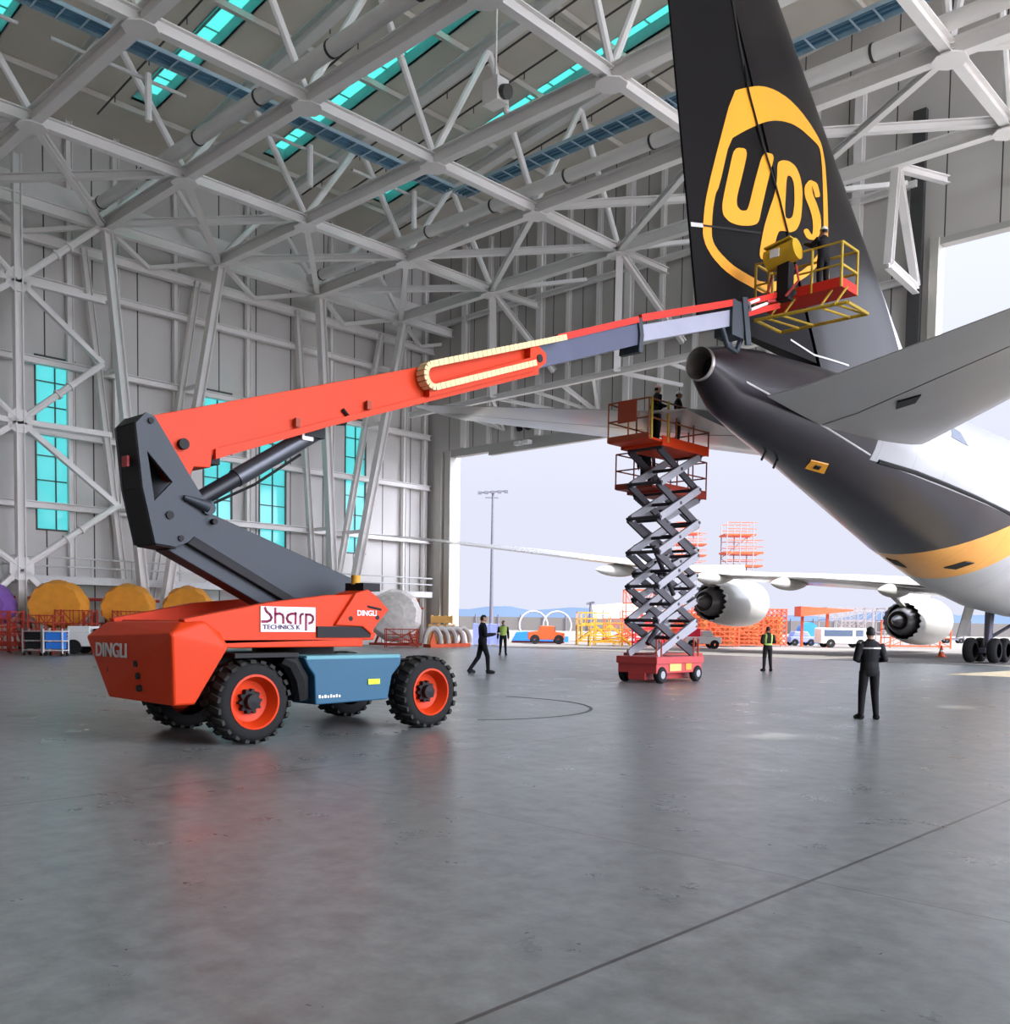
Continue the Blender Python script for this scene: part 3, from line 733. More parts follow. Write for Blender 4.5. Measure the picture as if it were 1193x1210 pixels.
fin_strip([(21.3, 11.78), (24.0, 12.36)], .05, 'rudder_seam', 'seam', rud, .03)
fin_strip([(25.8, 9.9), (27.2, 9.75), (29.5, 9.9)], .05, 'fin_root_seam', 'seamlight', fus)
def decal(name, polys, mat, lift=.014):
    cu = bpy.data.curves.new(name, 'CURVE'); cu.dimensions = '2D'; cu.fill_mode = 'BOTH'
    for P in polys:
        sp = cu.splines.new('POLY'); sp.points.add(len(P) - 1); sp.use_cyclic_u = True
        for i, (y, z) in enumerate(P): sp.points[i].co = (y, z, 0, 1)
    t_ = bpy.data.objects.new(name, cu); COL.objects.link(t_)
    dg = bpy.context.evaluated_depsgraph_get(); dg.update()
    me = bpy.data.meshes.new_from_object(t_.evaluated_get(dg)); bpy.data.objects.remove(t_); bpy.data.curves.remove(cu)
    bm = bmesh.new(); bm.from_mesh(me)
    for k in range(60):
        geom = bm.verts[:] + bm.edges[:] + bm.faces[:]
        bmesh.ops.bisect_plane(bm, geom=geom, plane_co=(20 + k * .2, 0, 0), plane_no=(1, .25, 0))
    for k in range(14):
        geom = bm.verts[:] + bm.edges[:] + bm.faces[:]
        bmesh.ops.bisect_plane(bm, geom=geom, plane_co=(0, 10.5 + k * .45, 0), plane_no=(0, 1, 0))
    for v in bm.verts: v.co = V(on_fin(v.co.x, v.co.y, lift)) - V((AX, AY, 0))
    bmesh.ops.recalc_face_normals(bm, faces=bm.faces)
    bm.to_mesh(me); bm.free(); me.materials.clear(); me.materials.append(M[mat])
    o = bpy.data.objects.new(name, me); COL.objects.link(o); o.parent = ac; return o
EMB_OUT = [(22.422, 15.49), (22.955, 15.776), (23.479, 16.024), (23.955, 16.194), (24.512, 16.328), (25.239, 16.402), (25.916, 16.357), (26.56, 16.223), (27.08, 16.065), (27.384, 15.914), (27.606, 15.468), (27.723, 14.852), (27.788, 14.508), (27.878, 13.64), (27.857, 13.13), (27.5, 12.582), (26.718, 11.954), (25.706, 11.377), (24.313, 10.811), (23.706, 10.837), (22.924, 10.861), (22.283, 10.949), (21.775, 11.122), (21.465, 11.318), (21.309, 11.555), (21.307, 11.775), (21.359, 12.348), (21.615, 13.216)]
EMB_IN = [(22.371, 14.263), (22.958, 14.664), (23.535, 15.025), (24.007, 15.293), (24.503, 15.516), (25.016, 15.687), (25.543, 15.81), (26.089, 15.858), (26.657, 15.83), (27.098, 15.811), (27.281, 15.719), (27.434, 15.116), (27.585, 13.618), (27.519, 13.106), (27.164, 12.612), (26.445, 12.049), (25.445, 11.497), (24.25, 11.091), (23.264, 11.128), (22.664, 11.177), (22.095, 11.33), (21.807, 11.474), (21.691, 11.668), (21.707, 12.262), (21.807, 12.719), (21.961, 12.94)]
EMB_U = [(22.578, 14.136), (23.241, 14.331), (22.989, 13.514), (22.787, 12.953), (22.8, 12.723), (23.004, 12.657), (23.297, 12.749), (23.405, 12.975), (23.615, 13.606), (23.96, 14.5), (24.556, 14.622), (24.338, 14.038), (24.229, 13.722), (24.015, 13.051), (23.883, 12.589), (23.495, 12.411), (22.968, 12.266), (22.507, 12.213), (22.181, 12.298), (22.118, 12.536), (22.231, 12.972), (22.375, 13.456)]
EMB_P = [(24.696, 14.456), (24.95, 14.608), (25.344, 14.727), (25.749, 14.728), (26.034, 14.544), (26.196, 14.22), (26.191, 13.744), (26.115, 13.3), (25.862, 12.97), (25.514, 12.81), (25.196, 12.771), (24.873, 12.661), (24.626, 11.832), (23.937, 11.64), (24.139, 12.516), (24.393, 13.107), (24.62, 13.548), (24.725, 13.987)]
EMB_PH = [(25.221, 14.292), (25.498, 14.363), (25.68, 14.214), (25.733, 13.693), (25.637, 13.287), (25.442, 13.157), (25.193, 13.15)]
EMB_S = [(27.316, 14.381), (27.248, 14.535), (27.099, 14.708), (26.625, 14.65), (26.302, 14.344), (26.341, 14.071), (26.649, 13.845), (26.853, 13.605), (26.9, 13.305), (26.842, 13.132), (26.804, 13.136), (26.532, 13.239), (26.264, 13.089), (26.543, 12.924), (27.146, 13.067), (27.416, 13.43), (27.384, 13.803), (27.148, 14.081), (26.844, 14.295), (26.778, 14.465), (26.78, 14.531), (26.792, 14.515), (26.916, 14.391), (26.999, 14.254)]
def smooth_poly(P, it=2):
    """round a hand-drawn outline a little (corner cutting)"""
    for _ in range(it):
        Q = []
        for i in range(len(P)):
            a, b = P[i], P[(i + 1) % len(P)]
            Q += [(a[0] * .8 + b[0] * .2, a[1] * .8 + b[1] * .2), (a[0] * .2 + b[0] * .8, a[1] * .2 + b[1] * .8)]
        P = Q
    return P
decal('emblem_shield', [smooth_poly(EMB_OUT, 1), smooth_poly(EMB_IN, 1)], 'gold')
decal('emblem_letter', [smooth_poly(EMB_U)], 'gold')
decal('emblem_letter', [smooth_poly(EMB_P), smooth_poly(EMB_PH)], 'gold')
decal('emblem_letter', [smooth_poly(EMB_S, 1)], 'gold')
fin_strip([(22.2, 17.7), (22.6, 16.8), (23.12, 15.75), (23.8, 14.8), (24.6, 13.9), (25.45, 12.7)], .09, 'hinge_line', 'seam', rud, .03)
m = MB(); P = [(22.8, 16.3), (23.1, 15.75), (23.35, 15.3), (23.9, 14.6), (24.1, 14.3), (24.6, 13.8), (24.8, 13.5), (25.4, 12.7)]
m.tube([V(on_fin(y, z, .06)) + V((0, .05 * (-1) ** i, 0)) for i, (y, z) in enumerate(P)], .018, 5); m.build('safety_line', 'seam', rud)

def foil(X, yte, yle, Z, th, s0=0.0, s1=1.0, n=9):
    """closed section of a wing in the plane X"""
    up_, lo = [], []
    for i in range(n + 1):
        s = s0 + (s1 - s0) * i / n; y = yte + s * (yle - yte)
        h = th * (2.2 * math.sqrt(max(1 - s, 0)) * s + .04) if s < 1 else th * .02
        up_.append((X, y, Z + h * .55)); lo.append((X, y, Z - h * .45))
    return up_ + lo[::-1]
def wing_part(name, secs, mat, s0=0.0, s1=1.0, label=None, parent=None):
    m = MB(); m.loft([foil(*s, s0, s1) for s in secs], True)
    return m.build(name, mat, parent or ac, 40, label=label)
def side(secs, k): return [(AX + k * a, b, c, d, e) for a, b, c, d, e in secs]
STB = [(1.2, 22.75, 32.4, 7.62, .95), (2.4, 22.7, 31.4, 7.72, .9), (11.0, 21.3, 24.2, 8.9, .35), (11.3, 21.7, 23.6, 8.93, .1)]
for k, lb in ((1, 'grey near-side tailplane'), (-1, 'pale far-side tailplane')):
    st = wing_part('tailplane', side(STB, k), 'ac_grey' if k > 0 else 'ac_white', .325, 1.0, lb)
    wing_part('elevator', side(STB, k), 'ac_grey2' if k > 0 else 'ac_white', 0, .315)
    if k > 0:
        m = MB(); m.add([(AX + 3.2, 26.05, 7.54), (AX + 3.75, 25.98, 7.62), (AX + 4.1, 25.4, 7.66), (AX + 3.5, 25.4, 7.57), (AX + 3.2, 26.05, 7.62), (AX + 3.75, 25.98, 7.7), (AX + 4.1, 25.4, 7.74), (AX + 3.5, 25.4, 7.66)], [(0, 1, 2, 3), (4, 7, 6, 5), (0, 4, 5, 1), (1, 5, 6, 2), (2, 6, 7, 3), (3, 7, 4, 0)])
        m.build('access_opening', 'seam', st)
WNG = [(2.0, 55.0, 71.5, 3.7, 1.7), (3.25, 55.0, 70.6, 3.75, 1.6), (11.7, 53.5, 64.2, 4.5, 1.05), (17.8, 53.2, 59.8, 4.85, .75), (21.2, 50.4, 57.4, 5.25, .65), (29, 42.8, 49.3, 6.4, .4), (33.4, 37.9, 41.3, 7.0, .16), (34.2, 37.3, 38.6, 7.08, .05)]
wg = wing_part('wing', side(WNG, -1), 'ac_white')
wing_part('flap', side([(4, 54.9, 70, 3.65, 1.5), (11.5, 53.45, 64.3, 4.42, 1.0), (17.6, 53.1, 59.9, 4.8, .72)], -1), 'ac_grey2', 0, .16, None, wg)
def canoe(x, y0, y1, z, r, par):
    m = MB(); prof = []
    for i in range(13):
        f = i / 12; prof.append((f * (y1 - y0), r * (math.sin(math.pi * min(f * 1.15 + .0, 1)) ** .7 if f < .87 else .02)))
    m.lathe([(t, max(q, .01)) for t, q in prof], (x, y0, z), (0, 1, .02), 14)
    return m.build('flap_fairing', 'fair', par, 50)
for x, y0, z in ((AX - 23.6, 47.2, 5.05), (AX - 18.6, 50.6, 4.62), (AX - 14.0, 51.6, 4.2), (AX - 8.0, 52.5, 3.75)): canoe(x, y0, y0 + 5.4, z, .42, wg)
for x, y, z, lb in ((AX - 21.2, 56.6, 3.27, 'outer engine in a cream cowling'), (AX - 11.7, 65.6, 2.15, 'inner engine in a cream cowling')):
    m = MB(); prof = [(.35, 1.28), (1.0, 1.42), (2.0, 1.58), (3.4, 1.68), (4.8, 1.66), (5.6, 1.52), (5.9, 1.36), (5.75, 1.22), (4.5, 1.2)]
    m.lathe(prof, (x, y, z), (0, 1, 0), 40)
    n = 36; vs = []
    for k in range(n):
        a = 2 * math.pi * k / n; t_ = 0.0 if k % 2 else .42
        vs.append((x + 1.27 * math.cos(a), y + .6 * 0 + (.34 if True else 0), z + 1.27 * math.sin(a)))
    eng = m.build('engine_cowling', 'ac_white', ac, 50, label=lb)
    m = MB(); n = 40; ra, rb = [], []
    for k in range(n):
        a = 2 * math.pi * k / n; tt = .02 if k % 2 else .34
        ra.append((x + 1.30 * math.cos(a), y + .40, z + 1.30 * math.sin(a)))
        rb.append((x + (1.245 if k % 2 else 1.28) * math.cos(a), y + tt - .12, z + (1.245 if k % 2 else 1.28) * math.sin(a)))
    m.loft([ra, rb], False); m.build('chevron_nozzle', 'ac_white', eng)
    m = MB(); m.lathe([(.6, 1.25), (1.5, 1.25), (1.5, .8)], (x, y, z), (0, 1, 0), 36); m.build('fan_duct', 'chev', eng, 50)
    m = MB(); m.lathe([(1.5, .98), (.3, .98), (-.55, .74), (-.6, .66), (-.3, .5)], (x, y, z), (0, 1, 0), 32); m.build('core_cowling', 'nozzle', eng, 50)
    m = MB(); m.lathe([(-.2, .5), (-.9, .34), (-1.45, .06), (-1.46, .0)], (x, y, z), (0, 1, 0), 24); m.build('exhaust_cone', 'nozzle', eng, 50)
    m = MB(); m.prism([(x - .18, y + .2, z + .95), (x - .18, y - 2.2, z + 1.75), (x - .18, y - 3.0, z + 2.3), (x - .18, y + 4.4, z + 2.7), (x - .18, y + 4.6, z + 1.5)], (.36, 0, 0)); m.build('pylon', 'fair', eng)
# body landing gear
for gx, gy in ((AX - 1.95, 51.5), (AX + 1.95, 51.5)):
    m = MB(); m.tube([(gx, gy, .62), (gx, gy + .25, 2.9)], [.17, .24], 12); m.tube([(gx, gy + .1, 1.2), (gx + (1.6 if gx > AX - 3 else -1.2), gy + 1.9, 2.6)], .09, 8); m.bb((gx - .14, gy - .8, .5), (gx + .14, gy + .8, .75))
    leg = m.build('landing_gear', 'hydr', ac, 40)
    for wx in (-.56, .56):
        for wy in (-.74, .74):
            m = MB(); m.lathe([(-.22, .36), (-.23, .5), (-.16, .6), (0, .625), (.16, .6), (.23, .5), (.22, .36)], (gx + wx, gy + wy, .625), (1, 0, 0), 24); 
            wv = m.build('wheel', 'rubber', leg, 50)
    m = MB(); m.prism([(gx - 1.0, gy - .4, 2.9), (gx - 1.0, gy + 1.0, 2.9), (gx - 1.35, gy + .9, 1.35), (gx - 1.5, gy - .1, 1.2)], (.05, 0, 0)); m.build('gear_door', 'fair', leg)
# ------------------------------------------------------------------ the articulated boom lift
bl = thing('boom_lift', 'orange articulated boom lift with grey folded arm, its boom raised to the aircraft fin', 'boom lift', (-12.6, 8.6, 0))
NX, FX = -11.52, -13.72            # wheel centre planes
def wheel(x, y, sgn, parent, name='wheel'):
    """big ribbed tyre with dished orange rim; sgn=+1 faces +X"""
    m = MB(); r = .575; w = .22
    m.lathe([(-w, .36), (-w - .01, .46), (-w + .03, .535), (-.1, .555), (.1, .555), (w - .03, .535), (w + .01, .46), (w, .36)], (x, y, r), (sgn, 0, 0), 40)
    wh = m.build(name, 'rubber', parent, 50)
    m = MB()
    for k in range(22):
        for s_ in (-1, 1):
            a = 2 * math.pi * (k + (.5 if s_ > 0 else 0)) / 22
            d = V((0, math.cos(a), math.sin(a))); tdir = V((0, -math.sin(a), math.cos(a)))
            c0 = V((x, y, r)) + d * .553
            m.bar(c0 + V((s_ * .035, 0, 0)) - tdir * .02, c0 + V((s_ * (w + .012), 0, 0)) + tdir * .03 - d * .012, .075, .044, d)
    m.build('tread_lug', 'lug', wh)
    m = MB(); m.lathe([(w - .02, .375), (w + .015, .375), (w + .02, .345), (w - .03, .325), (.06, .28), (.03, .2), (.05, .02)], (x, y, r), (sgn, 0, 0), 36)
    m.build('rim', 'orange', wh, 40)
    m = MB()
    poly = []
    for k in range(40):
        a = 2 * math.pi * k / 40; rr = .175 if (k % 4) < 2 else .135; poly.append((x + sgn * .03, y + rr * math.cos(a), r + rr * math.sin(a)))
    m.prism(poly, (sgn * .09, 0, 0)); m.lathe([(.1, .11), (.2, .1), (.21, .001)], (x, y, r), (sgn, 0, 0), 20)
    m.build('hub', 'black', wh, 40)
    return wh
for (x, y, s) in ((NX, 7.02, 1), (NX, 10.2, 1), (FX, 7.25, -1), (FX, 10.3, -1)): wheel(x, y, s, bl)
m = MB(); m.bb((-13.3, 6.5, .5), (-11.95, 10.75, .98)); m.bar((-13.5, 7.1, .57), (-11.7, 7.1, .57), .26); m.bar((-13.5, 10.2, .57), (-11.7, 10.2, .57), .26)
ch = m.build('chassis', 'black', bl, None, .03)
def side_box(xn, k, name):
    m = MB(); m.prism([(xn, 7.82, 1.16), (xn, 9.62, 1.16), (xn, 9.58, 1.02), (xn, 9.42, .86), (xn, 9.34, .5), (xn, 8.02, .48), (xn, 8.0, .9), (xn, 7.9, 1.02)], (-k * .62, 0, 0))
    return m.build(name, 'teal', ch, None, .02, label='blue side cover between the wheels')
for xn, k in ((-11.32, 1), (-13.95, -1)):
    sb = side_box(xn, k, 'side_cover')
    m = MB(); m.bb((xn + k * .004, 7.86, 1.125), (xn - k * .62, 9.58, 1.185)); m.build('cover_lid', 'tealtop', ch, None, .012)
    if k > 0:
        m = MB(); m.bb((xn + .01, 8.95, .74), (xn + .018, 9.17, .82)); m.build('warning_sticker', 'sticker', ch)
        m = MB(); [m.bb((xn + .01, 8.06 + q * .05, .575), (xn + .016, 8.09 + q * .05, .62 - .012 * (q % 2))) for q in range(8)]; m.build('faded_lettering', 'silver', ch)
m = MB(); m.tube([(-11.5, 7.55, 1.15), (-11.5, 7.72, 1.08), (-11.5, 7.85, .85), (-11.5, 7.9, .55)], [.1, .13, .14, .1], 8); m.bb((-11.75, 6.75, 1.17), (-11.35, 7.75, 1.23))
m.build('fender', 'black', ch, 40)
m = MB(); m.bar((-11.8, 9.5, .95), (-11.75, 10.1, .78), .12); m.bb((-12.2, 9.6, .6), (-11.75, 10.9, .9)); m.build('axle_bracket', 'black', ch)
m = MB(); m.cyl((-12.6, 8.5, .95), (-12.6, 8.5, 1.36), .62, 32); m.build('slew_ring', 'black', bl, 40)
# turret and counterweight
m = MB()
m.prism([(-11.5, 6.2, 1.34), (-11.5, 9.2, 1.40), (-11.5, 9.26, 1.5), (-11.5, 8.9, 1.62), (-11.5, 8.62, 1.66), (-11.5, 8.85, 2.08), (-11.5, 8.4, 2.06), (-11.5, 7.4, 1.93), (-11.5, 6.1, 1.68)], (-.16, 0, 0))
m.prism([(-13.55, 6.2, 1.34), (-13.55, 9.26, 1.42), (-13.55, 8.9, 2.08), (-13.55, 7.4, 1.93), (-13.55, 6.1, 1.68)], (-.16, 0, 0))
m.bb((-13.6, 6.2, 1.30), (-11.5, 9.0, 1.42)); m.bb((-13.5, 6.2, 1.42), (-11.6, 7.2, 1.66))
tu = m.build('turret', 'orange', bl, None, .015)
m = MB(); m.prism([(-11.44, 8.45, 1.62), (-11.44, 8.82, 2.1), (-11.44, 9.05, 2.16), (-11.44, 9.22, 2.06), (-11.44, 9.45, 1.86), (-11.44, 9.2, 1.62), (-11.44, 9.12, 1.48), (-11.44, 8.95, 1.6)], (-.5, 0, 0))
no = m.build('turret_nose', 'orange', bl, None, .015)
m = MB(); m.bb((-11.9, 8.15, 1.44), (-11.47, 9.12, 1.6)); m.build('nose_recess', 'black', no)
for (y, z) in ((8.72, 1.72), (9.22, 1.74)): m = MB(); m.cyl((-11.46, y, z), (-11.43, y, z), .035, 12); m.build('nose_bolt', 'black', no)
m = MB(); m.bb((-11.95, 9.0, 2.14), (-11.5, 9.32, 2.26)); m.tube([(-11.52, 8.85, 2.02), (-11.46, 9.05, 1.9), (-11.46, 9.3, 1.86)], .03, 6); m.build('nose_valve', 'black', no)
m = MB(); m.cyl((-11.75, 9.05, 2.24), (-11.75, 9.05, 2.38), .07, 12); m.build('beacon', 'gold_eq', no, 40)
text_mesh('nose_lettering', 'DINGLI', .115, (-11.435, 9.02, 1.80), (R(90), 0, R(90)), 'silver', no)
m = MB(); m.bb((-11.495, 7.22, 1.52), (-11.48, 8.12, 1.87)); sg = m.build('sign_board', 'white', tu, label='white sign with dark red lettering')
LG = {'S': [[(190, 110), (213, 168), (266, 215), (290, 265), (272, 305), (225, 326), (145, 326)]],
      'h': [[(345, 115), (345, 350)], [(345, 208), (412, 197), (455, 218), (468, 255), (468, 350)]],
      'a': [[(662, 196), (590, 197), (540, 222), (522, 272), (540, 322), (592, 346)], [(660, 180), (656, 358)]],
      'r': [[(735, 358), (732, 240), (745, 206), (778, 196)]],
      'p': [[(823, 195), (822, 460)], [(823, 207), (890, 205), (930, 235), (938, 285), (915, 332), (868, 350)]]}
for chr_, strokes in LG.items():
    m = MB()
    for st_ in strokes:
        P = [V((-11.478, 7.22 + (u - 130) / 845 * .9, 1.87 - (v - 90) / 395 * .35)) for u, v in st_]
        for p, q in zip(P, P[1:]): d = (q - p).normalized() * .008; m.bar(p - d, q + d, .036, .008, (1, 0, 0))
    m.build('sign_letter', 'maroon', tu)
text_mesh('sign_lettering', 'TECHNICS K', .088, (-11.474, 7.555, 1.583), (R(90), 0, R(90)), 'purple', tu, .004, 1.22)
bm = bmesh.new()
CW = [(-11.42, 5.92, .57), (-11.42, 6.2, .57), (-13.0, 5.78, .6), (-13.35, 6.2, .6), (-13.25, 6.4, .6),
      (-11.36, 5.86, 1.5), (-11.36, 6.66, 1.32), (-13.62, 5.74, 1.42), (-13.85, 6.2, 1.42), (-13.85, 6.66, 1.4),
      (-11.5, 6.05, 1.64), (-11.42, 6.35, 1.66), (-13.45, 5.95, 1.62), (-13.6, 6.6, 1.66), (-11.45, 6.6, 1.5)]
for p in CW: bm.verts.new(V(p) - V((-12.6, 8.6, 0)))
bmesh.ops.convex_hull(bm, input=bm.verts)
me = bpy.data.meshes.new('counterweight'); bm.to_mesh(me); bm.free(); me.materials.append(M['orange'])
cw = bpy.data.objects.new('counterweight', me); COL.objects.link(cw); cw.parent = bl; OFF[cw.name] = V((-12.6, 8.6, 0))
b_ = cw.modifiers.new('bevel', 'BEVEL'); b_.width = .03; b_.segments = 2; b_.limit_method = 'ANGLE'; b_.angle_limit = R(15)
text_mesh('rear_lettering', 'DINGLI', .27, (-12.86, 5.755, 1.235), (R(90), 0, R(4)), 'silver', cw, .008, .95)
for (x, z) in ((-12.25, 1.08), (-12.2, .92), (-12.17, .76), (-13.05, .98)): m = MB(); m.cyl((x, 5.86, z), (x, 5.795 - .01 * (x < -12.5) * 2, z), .045, 12); m.build('lifting_hole', 'black', cw)
# folded grey arm
XN_, XF_ = -12.3, -12.9
def plate(name, yz, x0, x1, mat, parent=bl, bevel=.012, label=None):
    m = MB(); m.prism([(x0, y, z) for y, z in yz], (x1 - x0, 0, 0)); return m.build(name, mat, parent, None, bevel, label=label)
low = plate('lower_arm', [(6.86, 3.2), (9.75, 2.26), (9.6, 1.96), (8.28, 1.98), (6.6, 2.78)], -12.34, -12.86, 'slate', label='broad grey lower arm')
plate('arm_edge', [(6.7, 2.83), (8.35, 2.02), (8.25, 1.93), (6.6, 2.72)], -12.33, -12.87, 'black', low)
plate('link_arm', [(6.35, 2.62), (6.62, 2.74), (8.35, 1.9), (8.1, 1.78)], -12.42, -12.78, 'slate', label='thin link bar under the lower arm')
EL = [(5.85, 4.24), (5.99, 4.4), (6.11, 4.37), (6.88, 3.26), (6.84, 3.1), (6.59, 2.74), (6.4, 2.66), (6.11, 2.69), (5.94, 3.42)]
HOLE = [(6.0, 3.9), (6.36, 3.53), (6.1, 3.25)]
def holed_plate(name, x0, x1):
    # the triangular opening is cut out by bridging the outline to the hole
    out = EL; bm = bmesh.new(); cu = bpy.data.curves.new(name, 'CURVE'); cu.dimensions = '2D'; cu.fill_mode = 'BOTH'; cu.extrude = abs(x1 - x0) / 2
    for P in (out, HOLE):
        sp = cu.splines.new('POLY'); sp.points.add(len(P) - 1); sp.use_cyclic_u = True
        for i, (y, z) in enumerate(P): sp.points[i].co = (y, z, 0, 1)
    t_ = bpy.data.objects.new(name, cu); COL.objects.link(t_); dg = bpy.context.evaluated_depsgraph_get(); dg.update()
    me = bpy.data.meshes.new_from_object(t_.evaluated_get(dg)); bpy.data.objects.remove(t_); bpy.data.curves.remove(cu); bm.free()
    me.transform(Matrix(((0, 0, 1, (x0 + x1) / 2 + 12.6), (1, 0, 0, -8.6), (0, 1, 0, 0), (0, 0, 0, 1))))
    me.materials.clear(); me.materials.append(M['slate'])
    o = bpy.data.objects.new(name, me); COL.objects.link(o); o.parent = bl; OFF[o.name] = V((-12.6, 8.6, 0)); return o
el = holed_plate('elbow_plate', -12.28, -12.34); holed_plate('elbow_plate', -12.86, -12.92)
m = MB()
EB = [(5.85, 4.24), (5.94, 3.42), (6.11, 2.69), (6.4, 2.66)]
for a, b in zip(EB, EB[1:]): m.bar((-12.6, a[0] + .03, a[1]), (-12.6, b[0] + .03, b[1]), .56, .05, (0, 1, .2))
m.bar((-12.6, 5.87, 4.24), (-12.6, 6.02, 4.38), .56, .05, (0, -1, 1)); eb = m.build('elbow_back_plate', 'black', bl)
m = MB(); m.bb((-12.66, 5.83, 3.7), (-12.5, 5.86, 3.84)); m.build('reflector', 'maroonlift', eb)
for (y, z, r_) in ((6.31, 3.08, .055), (6.47, 2.78, .04), (6.05, 4.3, .04), (6.98, 3.05, .04)): m = MB(); m.cyl((-12.25, y, z), (-12.95, y, z), r_, 14); m.build('elbow_pin', 'black', bl, 40)
m = MB(); m.tube([(-12.24, 6.86, 3.24), (-12.24, 6.5, 3.34)], [.09, .03], 10); m.cyl((-12.22, 6.87, 3.23), (-12.95, 6.87, 3.23), .1, 14); m.build('elbow_lug', 'slate', bl, 40)
# luffing cylinder
d = (V((0, 8.98, 4.68)) - V((0, 6.9, 3.36))).normalized()
m = MB(); m.tube([(-12.6, 6.9, 3.36), (-12.6, 7.6, 3.8)], .12, 16); m.build('cylinder_rod', 'rodblk', bl, 40)
m = MB(); m.tube([(-12.6, 7.5, 3.74), (-12.6, 8.9, 4.62)], .135, 18); cy = m.build('lift_cylinder', 'chrome', bl, 40)
m = MB(); m.bb((-12.75, 8.6, 4.5), (-12.42, 8.95, 4.78)); m.build('cylinder_clevis', 'black', cy)
m = MB(); m.bb((-12.5, 8.55, 4.44), (-12.44, 8.75, 4.6)); m.build('cylinder_label', 'white', cy)
m = MB(); m.tube([(-12.42, 7.0, 3.3), (-12.4, 7.7, 3.66), (-12.42, 8.5, 4.2)], .022, 6); m.build('hydraulic_hose', 'black', cy)
# telescopic boom
bo = plate('main_boom', [(6.06, 4.37), (10.86, 5.98), (13.49, 6.93), (13.78, 6.82), (13.82, 6.5), (13.7, 6.42), (6.98, 3.98), (6.95, 3.8), (6.7, 3.78), (6.62, 3.6), (6.5, 3.62)], -12.33, -12.87, 'orange', label='long orange main boom')
m = MB(); m.prism([(-12.27, 7.0, 4.06), (-12.27, 13.7, 6.5), (-12.27, 13.75, 6.4), (-12.27, 8.9, 4.66), (-12.27, 7.0, 3.92)], (-.66, 0, 0)); m.build('boom_flange', 'orange', bo)
for f in (.2, .4, .6): y = 7.0 + f * 6.7; z = 4.08 + f * 2.44; m = MB(); m.bb((-12.3, y - .04, z), (-12.24, y + .04, z + .13)); m.build('boom_clip', 'rust', bo)
m = MB(); m.cyl((-12.3, 6.52, 4.06), (-12.31, 6.52, 4.06), .07, 16); m.cyl((-12.25, 6.52, 4.06), (-12.32, 6.52, 4.06), .075, 16); m.build('boom_pin', 'black', bo)
m = MB(); m.bb((-12.86, 6.75, 3.86), (-12.34, 7.1, 4.06)); m.build('boom_heel_block', 'black', bo)
m = MB(); m.tube([(-12.3, 9.2, 4.98), (-12.3, 9.3, 4.9), (-12.3, 9.24, 4.76), (-12.3, 9.08, 4.74)], .03, 6); m.build('hose_loop', 'black', bo)
m = MB(); m.prism([(-12.18, 10.9, 5.46), (-12.18, 13.6, 6.44), (-12.18, 13.85, 6.62), (-12.18, 13.85, 6.78), (-12.18, 13.6, 6.9), (-12.18, 13.4, 6.8), (-12.18, 13.4, 6.62), (-12.18, 10.9, 5.66)], (-.14, 0, 0)); tr_ = m.build('chain_trough', 'orange', bo)
m = MB(); m.cyl((-12.16, 13.66, 6.66), (-12.2, 13.66, 6.66), .075, 16); m.build('trough_pin', 'black', tr_)
# cable chain: two straight runs and a half-circle bend
path = []
A, B = V((-12.2, 14.36, 7.2)), V((-12.2, 10.92, 6.0))
C_, D_ = V((-12.2, 10.98, 5.62)), V((-12.2, 13.5, 6.54))
for k in range(31): path.append(A.lerp(B, k / 30))
cen = (B + C_) / 2; rad = (B - C_).length / 2; ux = (B - C_).normalized(); uy = V((0, -ux.z, ux.y)); uy = uy if uy.y < 0 else -uy
for k in range(1, 8): a = math.pi * k / 8; path.append(cen + ux * rad * math.cos(a) + uy * rad * math.sin(a))
for k in range(24): path.append(C_.lerp(D_, k / 23))
m = MB()
for a, b in zip(path, path[1:]):
    d = (b - a); m.bar(a + d * .04, b - d * .04, .2, .105, (1, 0, 0) if False else V((0, -d.z, d.y)).normalized())
M['chain'] = pm('cable_chain', (0.74, 0.56, 0.30), 0.6)
m.build('cable_chain', 'chain', bo, label='cream jointed cable chain looped along the boom')
in1 = plate('inner_boom', [(13.4, 6.86), (17.05, 8.14), (17.05, 7.68), (13.5, 6.42)], -12.38, -12.82, 'slate2')
m = MB(); m.bar((-12.38, 14.38, 7.23), (-12.38, 17.0, 8.2), .1, .13); m.build('rail_cover', 'red', in1, label='red rail on the inner boom')
plate('boom_collar', [(16.98, 8.22), (17.12, 8.27), (17.2, 7.9), (17.16, 7.52), (17.02, 7.52), (17.06, 7.9)], -12.33, -12.87, 'slate', in1)
in2 = plate('fly_boom', [(17.0, 8.08), (20.95, 9.38), (20.95, 8.98), (17.0, 7.72)], -12.43, -12.77, 'slate3')
m = MB(); m.bar((-12.4, 17.15, 8.27), (-12.4, 21.0, 9.55), .09, .15); m.build('rail_cover', 'red', in2)
m = MB(); m.bb((-12.85, 20.85, 8.75), (-12.35, 21.4, 9.6)); m.bar((-12.34, 21.35, 9.75), (-12.34, 21.6, 8.65), .06, .24, (0, 1, 0)); m.bar((-12.86, 21.35, 9.75), (-12.86, 21.6, 8.65), .06, .24, (0, 1, 0))
m.tube([(-12.5, 20.6, 8.9), (-12.5, 20.9, 8.5), (-12.5, 21.3, 8.45), (-12.5, 21.6, 8.9)], .07, 8); bh = m.build('boom_head', 'slate', bl)
for z in (0, .28): 
    m = MB(); m.bar((-12.5 - .3 * 0, 21.4, 9.62 - z), (-12.3, 23.0, 10.22 - z), .1, .14); m.build('jib_arm', 'red', bh, label='red jib bar')
